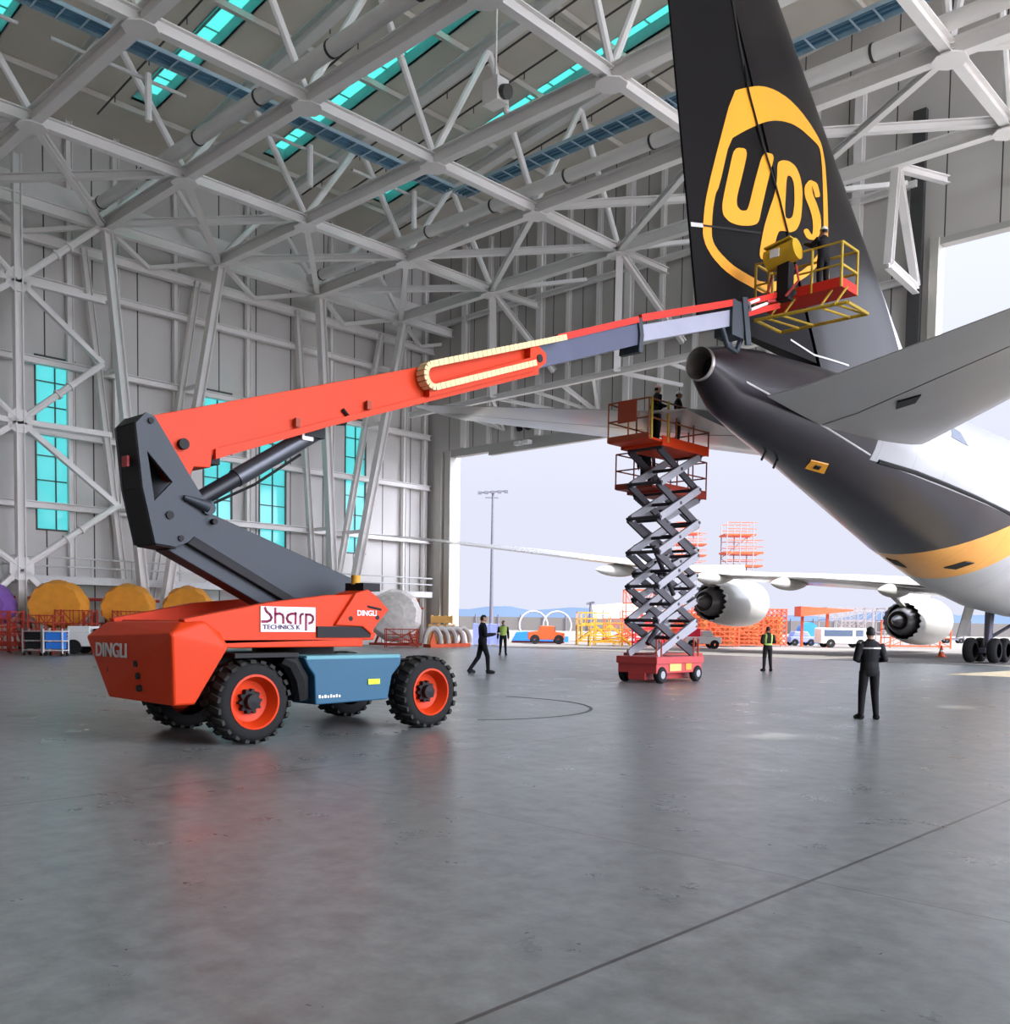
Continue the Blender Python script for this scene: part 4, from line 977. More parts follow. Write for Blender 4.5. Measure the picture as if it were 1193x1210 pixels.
m = MB(); m.tube([(-12.3, 22.4, 9.85), (-12.3, 21.6, 9.5), (-12.3, 21.55, 9.65), (-12.3, 22.0, 9.85)], .04, 6); m.build('jib_hose', 'white', bh)
# basket
BX0, BX1, BY0, BY1, BZ = -13.08, -10.72, 23.2, 24.1, 10.12
m = MB(); m.bb((BX0, BY0, BZ), (BX1, BY1, BZ + .06)); m.bb((-11.9, BY0 - .02, BZ), (BX1, BY0 + .02, BZ + .24)); m.bb((BX1 - .02, BY0, BZ), (BX1 + .02, BY1, BZ + .24))
bk = m.build('basket', 'red', bl, label='red basket floor with kick plates')
m = MB()
for z in (BZ + .55, BZ + 1.1):
    P = [(BX0, BY0, z), (BX1, BY0, z), (BX1, BY1, z), (BX0, BY1, z)]
    for k in range(4):
        a, b = P[k], P[(k + 1) % 4]
        if k == 0: m.tube([a, (-12.7, BY0, z)], .028, 8); m.tube([(-12.3 + .4, BY0, z), b], .028, 8)
        else: m.tube([a, b], .036, 8)
for x in (BX0, -12.7, -11.5, BX1):
    for y in (BY0, BY1): m.tube([(x, y, BZ), (x, y, BZ + 1.1)], .036, 8)
m.build('basket_rail', 'yellow', bk, 40)
m = MB(); z = BZ - .45
P = [(-12.9, 22.9, z), (-10.5, 23.1, z), (-10.5, 24.3, z), (-12.9, 24.3, z)]
for k in range(4): m.tube([P[k], P[(k + 1) % 4]], .045, 8)
for x in (-12.6, -12.2, -11.2, -10.8): m.tube([(x, 23.0, z), (x + .25, 24.3, z)], .03, 6); m.tube([(x, 23.05, z), (x + .2, 23.3, BZ)], .028, 6)
m.build('bumper_frame', 'yellow', bk, 40, label='yellow bumper frame under the basket')
m = MB(); m.tube([(-12.6, 22.95, BZ + .98), (-11.78, 22.95, BZ + 1.12)], .27, 20); dr = m.build('console_cover', 'yellow2', bk, 40, label='yellow barrel shaped console cover')
m = MB(); m.bar((-12.62, 22.85, BZ + 1.27), (-11.9, 22.85, BZ + 1.4), .2, .04); m.build('console_lid', 'yellow', dr)
m = MB(); m.bb((-12.4, 22.66, BZ + .95), (-12.15, 22.69, BZ + 1.15)); m.build('console_label', 'white', dr)
m = MB(); m.bb((-12.3, 22.85, BZ - .1), (-11.95, 23.15, BZ + .85)); m.build('rotator', 'black', bk, None, .03)
m = MB(); m.tube([(-12.5, 23.0, BZ + .6), (-12.55, 22.9, BZ + .2), (-12.3, 22.8, BZ - .1), (-12.3, 22.4, 9.9)], .04, 6); m.tube([(-11.85, 23.0, BZ + .75), (-11.7, 22.9, BZ + .3), (-12.0, 22.8, BZ - .05)], .03, 6); m.build('control_hose', 'maroonlift', bk)

# ------------------------------------------------------------------ scissor lifts
def scissor(name, label, cx, cy, zf, tone='maroonlift', panel=True):
    """platform lift with its long side along Y; zf is the height of the platform floor"""
    t_ = thing(name, label, 'scissor lift', (cx, cy, 0), 0, None, True)
    m = MB(); m.bb((-.68, -1.2, .28), (.68, 1.2, .72)); m.bb((-.72, -1.24, .55), (.72, 1.24, .76)); m.bb((-.3, -1.22, .08), (.3, 1.22, .3))
    ba = m.build('base', tone, t_, None, .015)
    m = MB(); m.bb((.685, -.95, .3), (.70, .15, .62)); m.build('base_panel', 'white', ba) if False else None
    m = MB(); m.bb((.69, -.55, .34), (.70, .05, .62)); m.build('notice_sticker', 'crate', ba)
    m = MB(); m.bb((.69, .3, .36), (.70, .6, .6)); m.build('notice_sticker', 'gold_eq', ba)
    for x in (-.62, .62):
        for y in (-.92, .95):
            m = MB(); m.lathe([(-.09, .1), (-.1, .2), (-.06, .24), (.06, .24), (.1, .2), (.09, .1)], (x, y, .24), (1, 0, 0), 22); w_ = m.build('wheel', 'rubber', t_, 50)
            m = MB(); m.cyl((x - .1, y, .24), (x + .105, y, .24), .11, 16); m.build('hub', 'armgrey', w_, 40)
    for y in (-1.1, 1.1):
        m = MB(); m.tube([(.6, y, .74), (.6, y, 1.25), (.6, y + .25 * (1 if y < 0 else -1), 1.25), (.6, y + .25 * (1 if y < 0 else -1), .74)], .022, 6); m.build('entry_rail', 'standred', t_, 40)
    n = 6; z0, z1 = .82, zf - .12; h = (z1 - z0) / n
    for i in range(n):
        za, zb = z0 + h * i, z0 + h * (i + 1)
        for x in (-.5, .5):
            for s_ in (1, -1):
                xx = x + (.05 if s_ > 0 else -.05) 
                m = MB(); m.bar((xx, -1.02 * s_, za), (xx, 1.02 * s_, zb), .21, .07, (1, 0, 0)); m.build('scissor_arm', 'armgrey' if s_ > 0 else 'armdark', t_)
        for y, z in ((-1.02, zb), (1.02, zb), (0, (za + zb) / 2)): m = MB(); m.cyl((-.6, y, z), (.6, y, z), .05, 8); m.build('cross_pin', 'armdark', t_, 40)
    m = MB(); m.tube([(0, -.7, z0 + .3), (0, .55, z0 + 1.5 * h)], .08, 10); m.tube([(.0, .6, z0 + 1.8 * h), (0, -.5, z0 + 3.2 * h)], .07, 10); m.build('lift_ram', 'armdark', t_, 40)
    m = MB(); m.bb((-.72, -1.22, zf - .1), (.72, 1.22, zf)); m.bb((.69, -1.22, zf - .12), (.73, 1.22, zf + .16)); m.bb((-.73, -1.22, zf - .1), (-.69, 1.22, zf + .16)); m.bb((-.72, 1.2, zf), (.72, 1.24, zf + .15))
    m.bb((-.7, -1.85, zf - .02), (.7, -1.2, zf + .05))
    pf = m.build('platform', tone if not panel else 'orange', t_, None, .01)
    m = MB(); m.bb((-.72, -1.88, zf), (.72, -1.84, zf + .16)); m.bb((-.72, -1.86, zf), (-.68, -1.2, zf + .14)); m.build('extension_deck', 'rust', pf)
    rl = 'rail_brown' if panel else 'standred'
    m = MB()
    P = [(-.7, -1.86), (.7, -1.86), (.7, 1.22), (-.7, 1.22)]
    for z in (zf + .58, zf + 1.1):
        for k in range(4): m.tube([(*P[k], z), (*P[(k + 1) % 4], z)], .024, 7)
    for (x, y) in P + [(.7, -.5), (.7, .4), (-.7, -.5), (-.7, .4), (0, -1.86), (0, 1.22)]: m.tube([(x, y, zf), (x, y, zf + 1.1)], .024, 7)
    m.build('guard_rail', rl, pf, 40)
    m = MB()
    for y in (-1.75, -.95): m.tube([(.72, y, zf), (.72, y, zf + 1.14)], .035, 8)
    if panel: m.build('gate_post', 'yellow', pf, 40, label='yellow gate post')
    if panel:
        m = MB(); m.bb((-.35, -1.9, zf + .5), (.3, -1.86, zf + 1.12)); m.build('control_box', 'rust', pf, None, .01)
    return t_
scissor('scissor_lift', 'red scissor lift at full height under the tailplane, nearer of the two', -16.32, 23.95, 6.85)
scissor('scissor_lift', 'red scissor lift raised just behind the nearer one, its platform lower', -17.95, 26.5, 5.95, 'standred', False)
# ------------------------------------------------------------------ people
def person(label, loc, rz, H=1.75, arms='front', legs='stand', top='uniform', vest=None, hat=None, group=None, held=None):
    t_ = thing('person', label, 'person', loc, rz, group, True)
    k = H / 1.75
    J = {}
    J['hip'] = {s: V((s * .095, 0, .92)) for s in (-1, 1)}
    if legs == 'stand':
        J['knee'] = {s: V((s * .12, .02, .50)) for s in (-1, 1)}; J['ank'] = {s: V((s * .145, -.02, .09)) for s in (-1, 1)}
        J['toe'] = {-1: V((-.19, .16, .035)), 1: V((.19, .16, .035))}
    else:
        J['knee'] = {-1: V((-.09, -.10, .49)), 1: V((.10, .14, .51))}; J['ank'] = {-1: V((-.09, -.36, .12)), 1: V((.10, .16, .09))}
        J['toe'] = {-1: V((-.10, -.20, .035)), 1: V((.12, .36, .035))}
    J['sh'] = {s: V((s * .185, 0, 1.42)) for s in (-1, 1)}
    if arms == 'front':
        J['el'] = {s: V((s * .27, -.04, 1.15)) for s in (-1, 1)}; J['wr'] = {s: V((s * .13, .20, 1.12)) for s in (-1, 1)}; J['hd'] = {s: V((s * .05, .30, 1.15)) for s in (-1, 1)}
    elif arms == 'side':
        J['el'] = {s: V((s * .25, -.03, 1.13)) for s in (-1, 1)}; J['wr'] = {s: V((s * .27, .04, .88)) for s in (-1, 1)}; J['hd'] = {s: V((s * .27, .07, .79)) for s in (-1, 1)}
    elif arms == 'hold':
        J['el'] = {s: V((s * .24, .05, 1.14)) for s in (-1, 1)}; J['wr'] = {s: V((s * .16, .30, 1.18)) for s in (-1, 1)}; J['hd'] = {s: V((s * .13, .40, 1.20)) for s in (-1, 1)}
    else:   # reach forward and up
        J['el'] = {s: V((s * .25, .18, 1.30)) for s in (-1, 1)}; J['wr'] = {s: V((s * .2, .42, 1.42)) for s in (-1, 1)}; J['hd'] = {s: V((s * .18, .52, 1.46)) for s in (-1, 1)}
    def S(p): return V(p) * k
    m = MB(); seg = []          # seg: (a, b, region)
    def rings(L, reg):
        rr = [[(cx + rx * math.cos(2 * math.pi * q / 16), cy + ry * math.sin(2 * math.pi * q / 16), z) for q in range(16)] for (cx, cy, z, rx, ry) in L]
        m.loft([[S(p) for p in r_] for r_ in rr], True)
    rings([(0, 0, .84, .12, .10), (0, 0, .90, .165, .12), (0, 0, .98, .17, .12), (0, .01, 1.10, .145, .10), (0, .01, 1.25, .17, .115), (0, 0, 1.38, .19, .11), (0, 0, 1.45, .15, .085), (0, 0, 1.49, .07, .065)], 't')
    seg += [(V((0, 0, 1.02)), V((0, 0, 1.44)), 'top'), (V((-.1, 0, 1.42)), V((.1, 0, 1.42)), 'top'), (V((0, 0, .84)), V((0, 0, .97)), 'leg')]
    def limb(pts, rs, reg, n=12):
        m.tube([S(p) for p in pts], [r_ * k for r_ in rs], n)
        for a, b in zip(pts, pts[1:]): seg.append((a, b, reg))
    limb([V((0, 0, 1.44)), V((0, .01, 1.56))], [.062, .056], 'skin')
    # head with face
    hc = V((0, .025, 1.645)); m.ball(S(hc), tuple(v * k for v in (.075, .095, .112)), 18, 14); m.ball(S(hc + V((0, .03, -.06))), tuple(v * k for v in (.055, .06, .055)), 14, 10)
    seg.append((hc + V((0, 0, -.06)), hc + V((0, 0, .08)), 'head'))
    m.tube([S(hc + V((0, .085, .02))), S(hc + V((0, .115, -.022)))], [.010 * k, .017 * k], 8)
    m.ball(S(hc + V((0, .088, -.058))), tuple(v * k for v in (.026, .012, .011)), 10, 8)
    for s in (-1, 1): m.ball(S(hc + V((s * .076, -.005, -.005))), tuple(v * k for v in (.012, .022, .032)), 10, 8)
    for s in (-1, 1):
        limb([J['sh'][s], J['el'][s], J['wr'][s]], [.062, .047, .033], 'top')
        w_, h_ = J['wr'][s], J['hd'][s]; d = (h_ - w_).normalized()
        side_ = d.cross(V((0, 0, 1))) if abs(d.z) < .8 else V((0, 1, 0)); side_.normalize(); nrm = d.cross(side_).normalized()
        palm = w_ + d * .085
        m.loft([[S(w_ + d * t + side_ * a * wd + nrm * b * .016) for a, b in ((-1, -1), (1, -1), (1, 1), (-1, 1))] for t, wd in ((-.01, .026), (.03, .036), (.09, .042))], True)
        seg.append((w_ + d * .015, palm, 'skin'))
        for f in range(4):
            o_ = palm + side_ * (f - 1.5) * .021; ln = (.062, .075, .07, .055)[f]
            p1 = o_ + d * ln * .55 + nrm * .006 * -s; p2 = p1 + (d * .7 - nrm * .7).normalized() * ln * .5
            m.tube([S(o_ - d * .02), S(p1), S(p2)], [.0105 * k, .0095 * k, .008 * k], 7); seg.append((o_, p2, 'skin'))
        o_ = w_ + d * .03 + side_ * -s * .03
        m.tube([S(o_), S(o_ + d * .03 + side_ * -s * .025), S(o_ + d * .06 + side_ * -s * .028 - nrm * .012)], [.013 * k, .012 * k, .009 * k], 7)
        limb([J['hip'][s], J['knee'][s], J['ank'][s]], [.088, .062, .042], 'leg')
        a_, t2 = J['ank'][s], J['toe'][s]
        heel = V((a_.x, a_.y - .05, t2.z + .012)); m.tube([S(a_), S(heel)], [.042 * k, .045 * k], 10)
        m.tube([S(heel), S((a_ + t2) / 2 - V((0, 0, .005))), S(t2)], [.044 * k, .047 * k, .034 * k], 10)
        seg += [(a_ - V((0, 0, .02)), heel, 'foot' + str(s)), (heel, t2, 'foot' + str(s))]
    o = m.build('body', 'skin', t_)
    rm = o.modifiers.new('r', 'REMESH'); rm.mode = 'VOXEL'; rm.voxel_size = .012 * k
    sm = o.modifiers.new('s', 'SMOOTH'); sm.iterations = 3; sm.factor = .5
    bake(o); me = o.data; me.materials.clear(); me.materials.append(M['skin'])
    for p in me.polygons: p.use_smooth = True
    zmin = min(v.co.z for v in me.vertices)
    for v in me.vertices: v.co.z -= zmin
    def near(p):
        p = p / k; best = (9, None)
        for a, b, r_ in seg:
            ab = b - a; f = max(0, min(1, (p - a).dot(ab) / ab.length_squared)); dd = (p - (a + ab * f)).length
            if r_ == 'leg': dd -= .03
            if r_ == 'top': dd -= .035
            if r_ == 'head': dd -= .03
            if dd < best[0]: best = (dd, r_)
        return best[1]
    reg = [near(v.co) for v in me.vertices]
    def clothe(name, regs, mat, grow, test=None, label=None):
        sel = [p for p in me.polygons if any(reg[i] in regs for i in p.vertices) and (test is None or test(p.center / k))]
        if not sel: return
        used = sorted({i for p in sel for i in p.vertices}); mp = {i: n for n, i in enumerate(used)}
        q = bpy.data.meshes.new(name); q.from_pydata([me.vertices[i].co + me.vertices[i].normal * grow for i in used], [], [[mp[i] for i in p.vertices] for p in sel])
        q.materials.append(M[mat])
        for p in q.polygons: p.use_smooth = True
        c = bpy.data.objects.new(name, q); COL.objects.link(c); c.parent = t_
        if label: c['label'] = label
    clothe('trousers', ('leg',), 'trouser', .012)
    clothe('jacket', ('top',), top, .02)
    for s in (-1, 1): clothe('shoe', ('foot' + str(s),), 'shoe', .008)
    if vest == 'full': clothe('safety_vest', ('top',), 'hivis', .03, lambda c: abs(c.x) < .2 and 1.0 < c.z < 1.46, 'lime safety vest')
    if vest == 'straps': clothe('safety_vest', ('top',), 'hivis', .03, lambda c: (abs(c.x) < .2 and (1.02 < c.z < 1.09 or (abs(abs(c.x) - .11) < .035 and 1.05 < c.z < 1.47))), 'lime reflective straps')
    if vest == 'line': clothe('reflective_stripe', ('top',), 'silver', .03, lambda c: abs(c.x) < .17 and 1.345 < c.z < 1.365 and c.y < 0)
    if hat:
        clothe('helmet', ('head',), hat, .03, lambda c: c.z > 1.665, 'pale hard hat')
    clothe('hair', ('head',), 'hair', .012, lambda c: c.z > 1.69 or (c.y < .0 and c.z > 1.60))
    for s in (-1, 1): e = MB(); e.ball(S(hc + V((s * .031, .083, .012))) - V((0, 0, zmin)), .011 * k, 8, 6); e.build('eye', 'hair', t_, 40)
    return t_
RZA, RZR = R(43.5), R(-46.5)
person('man in dark overalls seen from behind, nearest person, standing alone on the right', (-7.25, 17.38, 0), RZA, 1.70, 'front', 'stand', 'uniform', 'line')
person('person in black with lime straps seen from behind, under the far engine', (-17.54, 32.74, 0), RZA + .15, 1.66, 'front', 'stand', 'uniform', 'straps')
p_ = person('man in dark clothes walking right, tablet in hand, beyond the boom lift', (-22.3, 22.4, 0), RZR + .25, 1.92, 'hold', 'walk', 'navy')
m = MB(); m.add([], []); m.box((0, .48, 1.33), (.26, .19, .012)); tb = m.build('tablet', 'silver'); tb.location = (-22.3, 22.4, 0); tb.rotation_euler = (0, 0, RZR + .25); tag(tb, 'thin tablet held by the walking man', 'tablet')
person('person in a lime safety vest facing the camera near the open door', (-34.03, 35.68, 0), RZA + R(180), 1.77, 'side', 'stand', 'trouser', 'full')
person('worker in black with a pale pinkish helmet on the nearer scissor platform', (-16.0, 23.0, 6.87), R(-30), 1.62, 'front', 'stand', 'uniform', None, 'hatpink')
person('worker in dark clothes with a white helmet on the nearer scissor platform', (-15.95, 24.0, 6.87), R(-60), 1.62, 'front', 'stand', 'navy', None, 'hat')
person('worker half hidden on the lower platform of the scissor lift behind', (-18.25, 25.7, 5.95), R(20), 1.7, 'side', 'stand', 'navy')
person('worker in dark clothes in the yellow railed basket beside the fin emblem', (-11.45, 23.72, 10.19), R(70), 1.72, 'reach', 'stand', 'uniform', None, 'hat')

# ------------------------------------------------------------------ covered engines and carts along the left wall
def covered_engine(label, x, y, r, mat, L=2.4, base=1.1, rz=R(57)):
    t_ = thing('covered_engine', label, 'engine', (x, y, 0), rz, None, True)
    m = MB(); n = 40; rg = []
    for i in range(9):
        f = i / 8; yy = -L / 2 + L * f; rr = r * (.86 + .14 * math.sin(math.pi * f))
        rg.append([((rr + .045 * math.sin(a * 11 + i * .8)) * math.cos(a), yy, base + r * .75 + (rr + .045 * math.sin(a * 11 + i * .8)) * math.sin(a) * (1 if math.sin(a) > 0 else .75)) for a in [2 * math.pi * q / n for q in range(n)]])
    m.loft(rg, True); m.build('cover', mat, t_, 60)
    m = MB()
    for s in (-1, 1):
        m.bar((s * r, -L / 2, .35), (s * r, L / 2, .35), .12, .16); m.bar((s * r, -L / 2, 1.35), (s * r, L / 2, 1.35), .09)
        for yy in (-L / 2, 0, L / 2): m.bar((s * r, yy, .2), (s * r, yy, 1.9 if yy else 1.4), .09)
        m.bar((s * r, -L / 2, .4), (s * r, 0, 1.35), .06); m.bar((s * r, L / 2, .4), (s * r, 0, 1.35), .06)
    for yy in (-L / 2, L / 2): m.bar((-r, yy, .35), (r, yy, .35), .12); m.bar((-r, yy, .9), (r, yy, .9), .08)
    m.build('stand', 'standred', t_)
    for s in (-1, 1):
        for yy in (-L / 2 + .2, L / 2 - .2):
            m = MB(); m.lathe([(-.07, .05), (-.07, .17), (.07, .17), (.07, .05)], (s * r, yy, .17), (1, 0, 0), 14); m.build('caster', 'rubber', t_, 40)
    return t_
covered_engine('amber covered engine on a red stand, leftmost of the three', -47.6, 18.8, 1.32, 'drumcover')
covered_engine('amber covered engine on a red stand, middle of the three', -47.5, 22.2, 1.30, 'drumcover')
covered_engine('amber covered engine on a red stand, just above the counterweight of the boom lift', -47.2, 25.3, 1.30, 'drumcover')
covered_engine('violet covered engine on a red stand at the left edge', -48.0, 15.6, 1.25, 'violet')
covered_engine('pale violet bundle on a stand behind the turret of the boom lift', -46.6, 31.6, .95, 'bluepale', 2.0, .95)
def rack(label, x, y, w, d, h, mat, rz=0.0, nx=4, nz=4, cat='rack', name='storage_rack', th=.06, group=None):
    t_ = thing(name, label, cat, (x, y, 0), rz, group, True)
    for sx_ in (-1, 1):
        for sy in (-1, 1): m = MB(); m.bar((sx_ * w / 2, sy * d / 2, 0), (sx_ * w / 2, sy * d / 2, h), th); m.build('upright', mat, t_)
    for kz in range(nz + 1):
        z = .15 + (h - .2) * kz / nz; m = MB()
        for s in (-1, 1): m.bar((-w / 2, s * d / 2, z), (w / 2, s * d / 2, z), th * .8); m.bar((s * w / 2, -d / 2, z), (s * w / 2, d / 2, z), th * .8)
        m.build('rail', mat, t_)
    m = MB()
    for kx in range(1, nx):
        x_ = -w / 2 + w * kx / nx
        for s in (-1, 1): m.bar((x_, s * d / 2, .15), (x_, s * d / 2, h), th * .5)
    for s in (-1, 1): m.bar((-w / 2, s * d / 2, .15), (w / 2, s * d / 2, h), th * .6); m.bar((w / 2, s * d / 2, .15), (-w / 2, s * d / 2, h), th * .6)
    m.build('mesh_infill', mat, t_)
    return t_
rack('dark red tubular rack at the left edge below the violet cover', -45.6, 15.5, 1.3, 1.1, 1.9, 'standred', RZA, 4, 5)
rack('dark red tubular rack right beside the leftmost rack', -44.3, 16.9, 1.1, 1.0, 1.75, 'standred', RZA, 3, 5)
rack('dark red railed stand in front of the leftmost amber cover', -45.2, 18.6, 1.7, .6, 2.0, 'standred', RZA, 4, 3)
rack('dark red railed stand in front of the middle amber cover', -45.2, 21.3, 1.7, .6, 2.0, 'standred', RZA, 4, 3)
def cart(label, x, y, mat, bin_mat):
    t_ = thing('tool_cart', label, 'cart', (x, y, 0), RZA, None, True)
    m = MB()
    for z in (.22, .62, 1.02): m.bb((-.42, -.3, z), (.42, .3, z + .04))
    for sx_ in (-.4, .4):
        for sy in (-.28, .28): m.bar((sx_, sy, .1), (sx_, sy, 1.15), .05)
    m.build('frame', mat, t_)
    m = MB(); m.bb((-.33, -.26, .3), (.33, .26, .58)); m.bb((-.34, -.27, .66), (.34, .27, 1.0)); m.build('bin', bin_mat, t_, None, .02)
    for sx_ in (-.36, .36):
        for sy in (-.25, .25): m = MB(); m.cyl((sx_ - .03, sy, .08), (sx_ + .03, sy, .08), .08, 12); m.build('caster', 'rubber', t_, 40)
cart('white cart with a blue bin, left of the counterweight of the boom lift', -41.8, 16.35, 'white', 'blue')
cart('dark steel cart right beside the white one with the blue bin', -42.6, 15.8, 'cartsteel', 'black')
t_ = thing('tow_tractor', 'pale tow tractor half hidden behind the counterweight of the boom lift', 'tractor', (-43.2, 18.5, 0), RZA, None, True)
m = MB(); m.bb((-.9, -.55, .35), (.9, .55, .95)); m.bb((-.9, -.55, .95), (.1, .55, 1.25)); m.build('body', 'white', t_, None, .04)
m = MB(); m.bb((.2, -.45, .95), (.75, .45, 1.15)); m.build('seat', 'black', t_, None, .04)
for sx_ in (-.6, .6):
    for sy in (-.55, .55): m = MB(); m.cyl((sx_, sy - .1, .33), (sx_, sy + .1, .33), .33, 18); m.build('wheel', 'rubber', t_, 40)

# ------------------------------------------------------------------ equipment at the door corner
t_ = thing('inlet_cover', 'large round inlet ring wrapped in clear sheeting behind the nose of the boom lift', 'cover', (-48.7, 40.7, 0), R(20), None, True)
m = MB(); m.lathe([(-.5, .01), (-.5, 1.7), (-.2, 1.8), (.4, 1.5), (.62, .7), (.66, .01)], (0, 0, 2.05), (.35, -.9, .15), 12); m.build('sheeting', 'plastic', t_)
m = MB(); 
for s in (-1, 1): m.bar((s * 1.5, -.6, .15), (s * 1.5, .9, .15), .15); m.bar((s * 1.5, 0, .1), (s * .9, 0, 1.4), .12)
m.bar((-1.5, -.6, .15), (1.5, -.6, .15), .15); m.build('cradle', 'standred', t_)
rack('orange mesh cage behind the wrapped inlet ring', -49.9, 42.9, 1.2, 1.2, 3.2, 'standorange', RZA, 6, 7, 'cage', 'mesh_cage')
rack('low red stand under the wrapped inlet ring', -46.2, 39.2, 2.0, .8, 1.2, 'standred', RZA, 4, 3)
for i in range(5):
    f = i / 4; x, y = -45.8 + (-47.0 + 45.8) * f, 41.4 + 3.8 * f
    t_ = thing('hose_coil', 'grey arched hose coil on an orange base, %s in the row by the door jamb' % ['first', 'second', 'third', 'fourth', 'last'][i], 'hose coil', (x, y, 0), R(-10), 'hose coils by the door jamb', True)
    m = MB(); m.tube([(.1, .62 * math.cos(a), .25 + 1.0 * math.sin(a)) for a in [math.pi * q / 12 for q in range(13)]], .17, 8); m.build('coil', 'coil', t_, 40)
    m = MB(); m.bb((-.4, -.4, 0), (.5, .4, .22)); m.prism([(.25, -.4, .2), (.25, -.1, 1.0), (.25, .12, .2)], (.12, 0, 0)); m.build('base', 'standorange', t_)
for i, (x, y, z, sz, mt, lb) in enumerate(((-49.2, 45.4, 0, (1.7, 1.3, 1.5), 'crate', 'large tan crate by the door jamb'), (-49.2, 45.4, 1.5, (1.4, 1.0, .6), 'crate', 'small tan crate standing on the large tan crate'), (-49.0, 49.6, 0, (1.8, 1.6, 1.6), 'bluepale', 'blue crate outside the door right of the tan crates'))):
    t_ = thing('crate', lb, 'crate', (x, y, z), RZA, None, True)
    m = MB(); m.bb((-sz[0] / 2, -sz[1] / 2, .08), (sz[0] / 2, sz[1] / 2, sz[2] - .05)); m.build('box', mt, t_, None, .02)
    m = MB()
    for q in range(4): xx = -sz[0] / 2 + sz[0] * q / 3; m.bb((xx - .05, -sz[1] / 2 - .03, 0), (xx + .05, sz[1] / 2 + .03, sz[2]))
    m.build('batten', mt, t_)

# ------------------------------------------------------------------ apron: vehicles, stands, masts
def wheels(t_, pts, r, w=.12):
    for (x, y) in pts: m = MB(); m.lathe([(-w, r * .3), (-w, r * .92), (-w * .6, r), (w * .6, r), (w, r * .92), (w, r * .3)], (x, y, r), (0, 1, 0), 18); m.build('wheel', 'rubber', t_, 50)
def at_floor(x, y): return (x, y, -.01)
# ground power cart / tractor in orange
t_ = thing('orange_tractor', 'orange towing tractor on the apron left of the scissor lifts', 'tractor', at_floor(-50.5, 58.0), RZA, None, True)
m = MB(); m.prism([(-1.5, -.8, .35), (1.4, -.8, .35), (1.4, -.8, .9), (.7, -.8, 1.0), (.55, -.8, 1.45), (-.5, -.8, 1.45), (-.7, -.8, 1.05), (-1.5, -.8, .95)], (0, 1.6, 0)); m.build('body', 'standorange', t_, None, .05)
m = MB(); m.bb((.6, -.82, 1.0), (.66, .82, 1.4)); m.build('windscreen', 'glassdark', t_)
wheels(t_, [(-.95, -.75), (-.95, .75), (.95, -.75), (.95, .75)], .38)
for i, (x, y) in enumerate(((-56.6, 63.2), (-55.3, 64.9))):
    t_ = thing('hose_hoop', ['left', 'right'][i] + ' of two tall pale hose hoops on the far apron', 'hose hoop', at_floor(x, y), RZA, None, True)
    m = MB(); m.tube([(1.25 * math.cos(a), 0, 1.45 + 1.25 * math.sin(a)) for a in [2 * math.pi * q / 24 for q in range(24)]], .08, 8, False, True); m.build('hose', 'coil', t_, 40)
    m = MB(); m.bb((-1.0, -.5, 0), (1.0, .5, .5)); m.build('base', 'blue', t_)
t_ = thing('blue_sled', 'blue covered equipment sled on the apron behind the person in the lime vest', 'sled', at_floor(-53.2, 60.0), RZA, None, True)
m = MB(); m.prism([(-2.2, -.7, .15), (2.2, -.7, .15), (1.6, -.7, .8), (.6, -.7, .6), (-.4, -.7, 1.0), (-1.8, -.7, .9)], (0, 1.4, 0)); m.build('cover', 'blue', t_, None, .05)
m = MB(); m.bar((-2.2, 0, .08), (2.2, 0, .08), .9, .14); m.build('skid', 'standred', t_)
# work stands
def stair_stand(label, x, y, w, h, mat, rz=RZA, d=1.6):
    t_ = thing('work_stand', label, 'work stand', at_floor(x, y), rz, None, True)
    m = MB()
    for sx_ in (-1, 1):
        for sy in (-1, 1): m.bar((sx_ * w / 2, sy * d / 2, 0), (sx_ * w / 2, sy * d / 2, h), .1)
    for z in (.3, h * .5): 
        for sy in (-1, 1): m.bar((-w / 2, sy * d / 2, z), (w / 2, sy * d / 2, z), .08)
    for sy in (-1, 1): m.bar((-w / 2, sy * d / 2, .3), (w / 2, sy * d / 2, h * .9), .07)
    m.build('frame', mat, t_)
    m = MB(); m.bb((-w / 2, -d / 2, h), (w / 2, d / 2, h + .1)); m.build('deck', mat, t_)
    m = MB()
    for z in (h + .55, h + 1.05):
        for sy in (-1, 1): m.bar((-w / 2, sy * d / 2, z), (w / 2, sy * d / 2, z), .06)
        for sx_ in (-1, 1): m.bar((sx_ * w / 2, -d / 2, z), (sx_ * w / 2, d / 2, z), .06)
    for sx_ in (-1, 0, 1):
        for sy in (-1, 1): m.bar((sx_ * w / 2, sy * d / 2, h), (sx_ * w / 2, sy * d / 2, h + 1.05), .06)
    m.build('guard_rail', mat, t_)
    m = MB(); L = h * 1.1
    for sy in (-.4, .4): m.bar((w / 2 + L, sy, .1), (w / 2, sy, h), .1, .14)
    for q in range(6): f = (q + .5) / 6; m.bar((w / 2 + L * (1 - f), -.4, .1 + (h - .1) * f), (w / 2 + L * (1 - f), .4, .1 + (h - .1) * f), .22, .05)
    m.build('stair', mat, t_)
    return t_
stair_stand('tall yellow work stand on the apron right of the orange tractor', -47.2, 58.9, 1.4, 1.5, 'gold_eq')
stair_stand('low amber work stand on the apron between the orange tractor and the scissor lifts', -44.6, 58.0, 2.4, .7, 'gold_eq')
stair_stand('red work stand on the apron just left of the scissor lifts', -44.6, 61.8, 2.2, 1.6, 'standorange')
stair_stand('red railed work stand behind the scissor lift base', -41.0, 58.4, 2.0, 1.3, 'truckred')
rack('tall faint orange frame on the apron left of the scissor lifts', -47.6, 66.6, 2.6, 2.0, 4.6, 'standorange', RZA, 3, 4, 'frame', 'tail_frame', .09)
